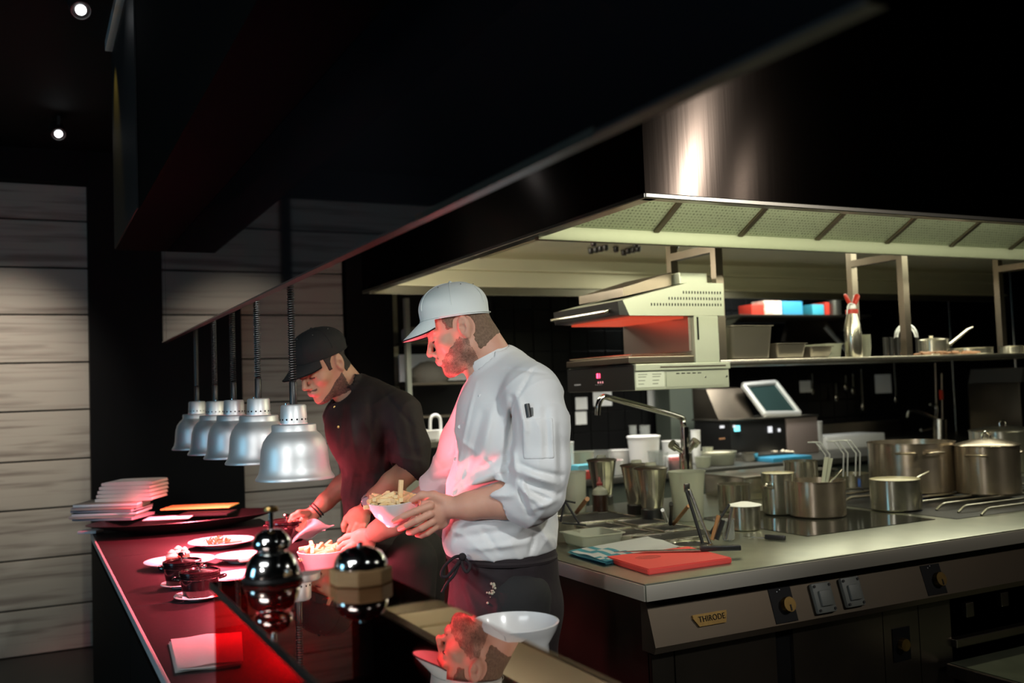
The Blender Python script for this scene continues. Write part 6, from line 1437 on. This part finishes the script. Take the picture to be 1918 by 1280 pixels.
# apron, tie, trousers, shoes
Ap = Sdf(L(800, 1430, 2.30)*[1, 0, 1]+[0, -.26, 0], L(1085, 1000, 2.30)*[1, 0, 1]+[0, .27, 0], .0055)
Ap.ell(L(940, 1040, 2.69), (.150, .165, .10), k=.03); Ap.ell(L(948, 1130, 2.69), (.158, .175, .17), k=.06); Ap.chain([L(930, 1150, 2.62), L(930, 1390, 2.62)], [.12, .125], .05); Ap.chain([L(965, 1150, 2.74), L(965, 1390, 2.74)], [.12, .125], .05)
Ap.plane(L(940, 1012, 2.68), [0, 0, 1]); Ap.plane(L(940, 1392, 2.68), [0, 0, -1])
for a, b_, w_, h_ in [((850, 1060), (900, 1170), .010, -.007), ((865, 1045), (945, 1080), .009, .007), ((860, 1075), (925, 1120), .008, -.008), ((870, 1090), (905, 1170), .009, .007), ((890, 1050), (960, 1058), .007, -.006), ((880, 1100), (940, 1150), .008, -.007), ((845, 1090), (860, 1150), .008, .006), ((1000, 1060), (1020, 1200), .012, .006), ((960, 1060), (975, 1220), .012, -.005), ((930, 1070), (940, 1200), .011, .005)]:
    Ap.crease(L(*a, 2.6), L(*b_, 2.6), w_, h_, side=(-.26, .05))
sdfobj('apron', Ap, 'apron', t, toworld=B.W, smooth_it=2)['label'] = 'dark wine-red apron'
W1 = lambda px, py, d: tuple(B.W(np.array([L(px, py, d)]))[0])
wobj('apron_waistband', tube(NB(), [tuple(B.W(np.array([L(940, 1040, 2.69)+[.147*math.cos(2*PI*k/40), .163*math.sin(2*PI*k/40), -.006*math.cos(2*PI*k/40)]]))[0]) for k in range(41)], .009, 8), 'apron', t)
tb = NB()
for loop in ([(866, 1042, 2.53), (850, 1045, 2.50), (832, 1062, 2.50), (827, 1078, 2.50), (838, 1080, 2.50), (853, 1062, 2.50), (866, 1044, 2.52)], [(866, 1042, 2.53), (866, 1060, 2.50), (874, 1072, 2.49), (880, 1060, 2.50), (868, 1043, 2.52)], [(864, 1044, 2.52), (852, 1075, 2.50), (838, 1092, 2.50), (828, 1110, 2.50)]):
    tube(tb, smooth_path([W1(*p) for p in loop], 6), .0042, 8)
bmesh.ops.create_icosphere(tb, subdivisions=2, radius=.011, matrix=Matrix.Translation(W1(866, 1044, 2.515)))
wobj('apron_tie', tb, 'apron', t)
p = L(922, 1104, 2.6)
for dd in np.arange(2.35, 2.7, .002):
    p = L(922, 1104, dd); i = np.round((p-Ap.lo)/Ap.h).astype(int)
    if Ap.v[tuple(i)] < .002: break
sb = NB(); R_ = Vector(-FW).to_track_quat('Z', 'Y').to_matrix()
for k in range(16):
    bmesh.ops.create_icosphere(sb, subdivisions=1, radius=random.uniform(.0015, .005), matrix=Matrix.Translation(Vector(B.W(np.array([p+[random.gauss(0, .007), -.001, random.gauss(0, .014)]]))[0])))
so = wobj('flour_stain', sb, mat('flour_paste', (.45, .40, .30), .8), t); so['kind'] = 'stuff'
def legs(Bd, t, xs_, m, top, foot_dir=(-1, .1)):
    Tr = Sdf([min(x[0] for x in xs_)-.16, min(x[1] for x in xs_)-.16, .03], [max(x[0] for x in xs_)+.16, max(x[1] for x in xs_)+.16, top+.06], .009)
    for (x, y) in xs_: Tr.chain([np.array([x*.6+xs_[0][0]*.2+xs_[1][0]*.2, y*.75+(xs_[0][1]+xs_[1][1])*.125, top-.10]), np.array([x, y, .50]), np.array([x+.01, y, .10])], [.105, .072, .062], .04)
    Tr.plane([0, 0, .085], [0, 0, -1]); sdfobj('trousers', Tr, m, t, toworld=Bd.W)
    for (x, y) in xs_:
        Sh = Sdf([x-.25, y-.09, -.01], [x+.13, y+.09, .14], .006); Sh.cap([x+.03, y, .045], [x-.15, y, .035], .048, .042, .02); Sh.cap([x+.03, y, .05], [x+.02, y, .10], .045, .045, .02); Sh.plane([0, 0, .001], [0, 0, -1]); sdfobj('shoe', Sh, 'rubber', t, toworld=Bd.W)
legs(B, t, [(.02, -.09), (.05, .11)], 'trousers', 1.0)

# ------------------------------------------------------------------ the cook in the dark shirt
B = Body(705, 900, 3.32); L = B.L
t = thing('person', 'cook in black cap and dark shirt bending over the pass', 'person', B.O); P2 = t
fr2 = head_frame(-.66, -.75, 34); hc2 = L(607, 684, 3.31); HS2 = .97
S = Sdf(L(530, 1040, 3.6)*[1, 0, 1]+[0, -.30, 0], L(800, 615, 3.0)*[1, 0, 1]+[0, .42, 0], .0036)
T2, R2 = head(S, hc2, fr2, HS2)
S.cap(T2(-.030, 0, -.035), L(668, 745, 3.36), .054, .06, .025); S.cap(T2(.0, 0, -.06), L(655, 745, 3.34), .036, .045, .02)
S.ell(L(695, 815, 3.34), (.115, .14, .16), k=.03); S.ell(L(705, 920, 3.38), (.105, .12, .15), k=.04)
S.chain([L(750, 785, 3.28), L(772, 872, 3.20)], [.05, .044], .02); S.chain([L(770, 876, 3.19), L(735, 907, 3.17), L(705, 934, 3.17), L(690, 947, 3.18)], [.042, .041, .034, .0265], .012)
dq = _nz(L(648, 1000, 3.22)-L(690, 947, 3.18)); dn = _nz(np.cross([0, 1, 0], dq)); do = np.cross(dq, dn)
S.ell(L(672, 970, 3.19), (.044, .019, .038), np.array([dq, do, dn]), k=.014)
def fing2(pts, rs=(.0105, .0095, .0088, .0075)): S.chain([L(*p) for p in pts], rs, .0022)
fing2([(664, 978, 3.19), (655, 992, 3.20), (652, 1004, 3.21), (654, 1013, 3.215)]); fing2([(670, 983, 3.18), (663, 998, 3.19), (661, 1010, 3.20), (663, 1018, 3.21)]); fing2([(677, 986, 3.18), (671, 1000, 3.18), (670, 1011, 3.19), (671, 1018, 3.20)]); fing2([(684, 984, 3.18), (681, 997, 3.18), (680, 1006, 3.18), (680, 1012, 3.19)], (.009, .0082, .0074, .0064))
S.chain([L(660, 962, 3.20), L(650, 972, 3.21), L(645, 984, 3.215), L(645, 994, 3.22)], [.015, .0115, .010, .0085], .007)
S.chain([L(640, 790, 3.44), L(668, 885, 3.53)], [.048, .042], .02); S.chain([L(668, 886, 3.53), L(640, 912, 3.53), L(610, 940, 3.50), L(592, 957, 3.49)], [.041, .039, .031, .026], .012)
S.ell(L(575, 970, 3.48), (.038, .022, .030), k=.014)
fing2([(566, 966, 3.46), (553, 972, 3.44), (548, 983, 3.43), (555, 990, 3.42)]); fing2([(570, 972, 3.45), (560, 981, 3.43), (558, 991, 3.42), (565, 996, 3.42)]); fing2([(576, 977, 3.45), (569, 987, 3.43), (569, 996, 3.42), (576, 999, 3.43)]); fing2([(584, 979, 3.46), (579, 988, 3.44), (579, 996, 3.44), (585, 998, 3.45)], (.009, .0082, .0074, .0064))
S.chain([L(575, 962, 3.45), L(560, 962, 3.42), L(549, 968, 3.41), L(543, 978, 3.41)], [.015, .0115, .010, .0085], .007)
f_, l_, u_ = head_frame(-.70, -.71, 20); cc = L(604, 680, 3.31)+.024*u_; under_cap(S, *headcoords(S, cc, (f_, l_, u_), 1.), (.098, .079, .092))
sdfobj('body', S, 'skin2', t, toworld=B.W)
X, Y, Z = headcoords(S, hc2, fr2, HS2); near = (X**2+Y**2+Z**2) < .03; ear = .030-np.sqrt((X+.008)**2+((Z-.003)*.85)**2)
m1 = np.maximum(np.maximum(-(Z+.045), X+.020), Z-.085); m2 = np.maximum(np.maximum(-(Z+.005), np.abs(X-.02)-.018), Z-.09)
sdfobj('hair', S, 'blackhair', t, np.where(near, np.maximum(S.v-.0022, np.maximum(np.minimum(m1, m2), ear)), 1.).astype(np.float32), B.W)
ml = np.maximum(np.maximum(Z-(-.030-.62*X), -(X+.002)), -(Z+.108)); ml = np.maximum(ml, .0-(np.abs(Y)-.0)); mt = np.maximum(np.maximum(Z+.036, -(Z+.047)), -(X-.085)); mt = np.maximum(mt, np.abs(Y)-.028)
lipx = .0125-np.sqrt(((X-.108)*.8)**2+((Z+.053)*1.25)**2); mb = np.maximum(np.maximum(np.minimum(ml, mt), lipx), ear-.002)
M['beard2'] = mat('black_beard', (.05, .028, .02), .75, bump=(300, .9, .003), var=(200, (.16, .09, .06), .2))
sdfobj('beard', S, 'beard2', t, np.where(near, np.maximum(S.v-.0010, mb), 1.).astype(np.float32), B.W)
mlp = np.maximum(np.maximum(np.abs(Z+.0530)-.0095, -(X-.1005)), np.abs(Y)-.020); sdfobj('lips', S, 'lips', t, np.where(near, np.maximum(S.v-.0004, mlp), 1.).astype(np.float32), B.W)
lashes(B, T2, t)
f_, l_, u_ = head_frame(-.70, -.71, 20); cc = L(604, 680, 3.31)+.024*u_; cap_hat(t, cc, (f_, l_, u_), B.W, 'blackcloth', (.103, .084, .098), .066, 28, .020, .024)
J = Sdf(L(580, 1005, 3.5)*[1, 0, 1]+[0, -.30, 0], L(812, 690, 3.0)*[1, 0, 1]+[0, .42, 0], .0046)
J.ell(L(694, 812, 3.34), (.135, .158, .175), k=.03); J.ell(L(700, 920, 3.38), (.112, .135, .17), k=.05); J.ell(L(695, 975, 3.40), (.085, .13, .085), k=.04)
J.cap(L(748, 775, 3.28), L(645, 775, 3.43), .070, .066, .04); J.cap(L(670, 728, 3.36), L(735, 765, 3.30), .055, .062, .04); J.ell(L(645, 800, 3.36), (.065, .12, .10), k=.03)
J.chain([L(752, 780, 3.27), L(768, 840, 3.22), L(769, 868, 3.20)], [.072, .066, .064], .022); J.cap(L(752, 893, 3.185), L(720, 925, 3.17), .052, .05, .003, 'sub')
J.chain([L(640, 785, 3.44), L(668, 875, 3.53)], [.064, .060], .022)
J.cap(L(662, 742, 3.35), L(650, 722, 3.34), .068, .062, .006); J.cap(L(662, 750, 3.35), L(632, 706, 3.33), .060, .062, .004, 'sub')
J.plane(L(700, 992, 3.3), [.05, 0, -1.0])
for a, b_, w_, h_ in [((640, 770), (632, 880), .010, -.007), ((655, 760), (668, 860), .009, .007), ((690, 745), (700, 830), .009, -.006), ((700, 790), (690, 880), .010, .007), ((660, 880), (640, 960), .008, .008), ((675, 890), (665, 970), .009, -.008), ((700, 900), (685, 970), .009, .006), ((720, 820), (715, 880), .010, -.008), ((645, 960), (650, 985), .008, .008)]: J.crease(L(*a, 3.2), L(*b_, 3.2), w_, h_, side=(-.30, .05))
for a, b_, w_, h_ in [((715, 735), (775, 800), .006, -.005), ((735, 780), (760, 870), .010, .007), ((760, 770), (790, 880), .010, -.006), ((740, 850), (790, 862), .007, .006)]: J.crease(L(*a, 3.2), L(*b_, 3.2), w_, h_, side=(-.30, -.02))
M['darkshirt'] = mat('dark_wine_shirt_cloth', (.016, .010, .010), .8, bump=(30, .35, .006))
wrinkle(J, .0036, 1.1)
sdfobj('dark_shirt', J, 'darkshirt', t, toworld=B.W, smooth_it=2)['label'] = 'black short-sleeved shirt'
for px, py, d in ((627, 763, 3.15), (634, 800, 3.15)):
    for dd in np.arange(3.1, 3.5, .002):
        p = L(px, py, dd); i = np.round((p-J.lo)/J.h).astype(int)
        if (i >= 0).all() and (i < J.n).all() and J.v[tuple(i)] < 0: break
    R_ = Vector(-FW).to_track_quat('Z', 'Y').to_matrix(); o = obj('snap_button', lathe(NB(), [(0, .003), (.004, .0028), (.005, .001), (.005, -.003), (0, -.003)], 12, rot=R_), 'brass', t); o.location = Vector(B.W(np.array([p]))[0])-t.location
Ap = Sdf(L(630, 1300, 3.0)*[1, 0, 1]+[0, -.20, 0], L(800, 970, 3.0)*[1, 0, 1]+[0, .32, 0], .006)
Ap.ell(L(712, 1010, 3.40), (.105, .14, .10), k=.04); Ap.chain([L(712, 1040, 3.34), L(720, 1270, 3.34)], [.098, .095], .05); Ap.chain([L(722, 1040, 3.46), L(728, 1270, 3.46)], [.098, .095], .05); Ap.plane(L(712, 985, 3.4), [0, 0, 1])
for a, b_, w_, h_ in [((690, 1020), (760, 1030), .008, .006), ((690, 1040), (765, 1045), .008, -.007), ((700, 1060), (765, 1060), .008, .006), ((700, 1070), (760, 1090), .007, -.006)]: Ap.crease(L(*a, 3.2), L(*b_, 3.2), w_, h_, side=(-.2, .1))
sdfobj('dark_apron', Ap, 'trousers', t, toworld=B.W, smooth_it=1)
legs(B, t, [(.09, -.02), (.12, .18)], 'trousers', .98)
# watch, bracelets
def ringat(name, pxc, pyc, d, axis, r, rt, m, parent):
    c = Vector(B.W(np.array([L(pxc, pyc, d)]))[0]); ax_ = Vector(axis).normalized(); q = ax_.to_track_quat('Z', 'Y').to_matrix()
    b = NB(); tube(b, [c+q @ Vector((r*math.cos(2*PI*k/32), r*math.sin(2*PI*k/32), 0)) for k in range(33)], rt, 8); return wobj(name, b, m, parent)
axw = Vector(ad(690, 947, 3.18))-Vector(ad(735, 907, 3.17))
wt_ = ringat('wrist_watch', 694, 943, 3.178, axw, .030, .0045, 'alu', t)
for dx in (-3, 3): ringat('watch_link', 694+dx, 943-dx, 3.178, axw, .030, .0035, 'alu', wt_)
c = Vector(ad(687, 941, 3.145)); R_ = (Vector(-FW)+Vector(-RT)*.5+Vector((0, 0, .5))).to_track_quat('Z', 'Y').to_matrix()
wobj('watch_case', lathe(NB(), [(0, .005), (.017, .005), (.020, .003), (.020, -.006), (0, -.006)], 28, c=c, rot=R_), 'chrome', wt_); wobj('watch_dial', lathe(NB(), [(0, .0062), (.016, .0062), (.016, .0052), (0, .0052)], 24, c=c, rot=R_), 'purple', wt_)
axb = Vector(ad(592, 957, 3.49))-Vector(ad(640, 912, 3.53))
ringat('bracelet', 595, 954, 3.49, axb, .0295, .0025, 'rubber', t); ringat('bracelet', 591, 958, 3.49, axb, .0290, .0025, 'rubber', t)
# cloth in that cook's hand
ct = thing('side_towel', 'small crumpled towel in the hand of the dark-shirted cook at the casserole', 'towel', ad(590, 990, 3.43)); b = NB(); nx, ny = 26, 16; rows = []
for j in range(ny+1):
    row = []
    for i in range(nx+1):
        u, v = i/nx, j/ny; px = 552+72*u+5*math.sin(v*5)-10*u*v; py = 968+(6+44*v*(1-.30*u))+12*(u-.35)*(1-v)+4*math.sin(u*9+v*3)-8*u*v
        d = 3.415+.018*math.sin(u*7+v*4)+.02*math.sin(v*6+u*3)*.6; row.append(b.verts.new(Vector(ad(px, py, d))))
    rows.append(row)
fs = [b.faces.new((rows[j][i], rows[j][i+1], rows[j+1][i+1], rows[j+1][i])) for j in range(ny) for i in range(nx)]
bmesh.ops.solidify(b, geom=fs, thickness=.003); wobj('cloth', b, 'whitecloth', ct, ang=80)
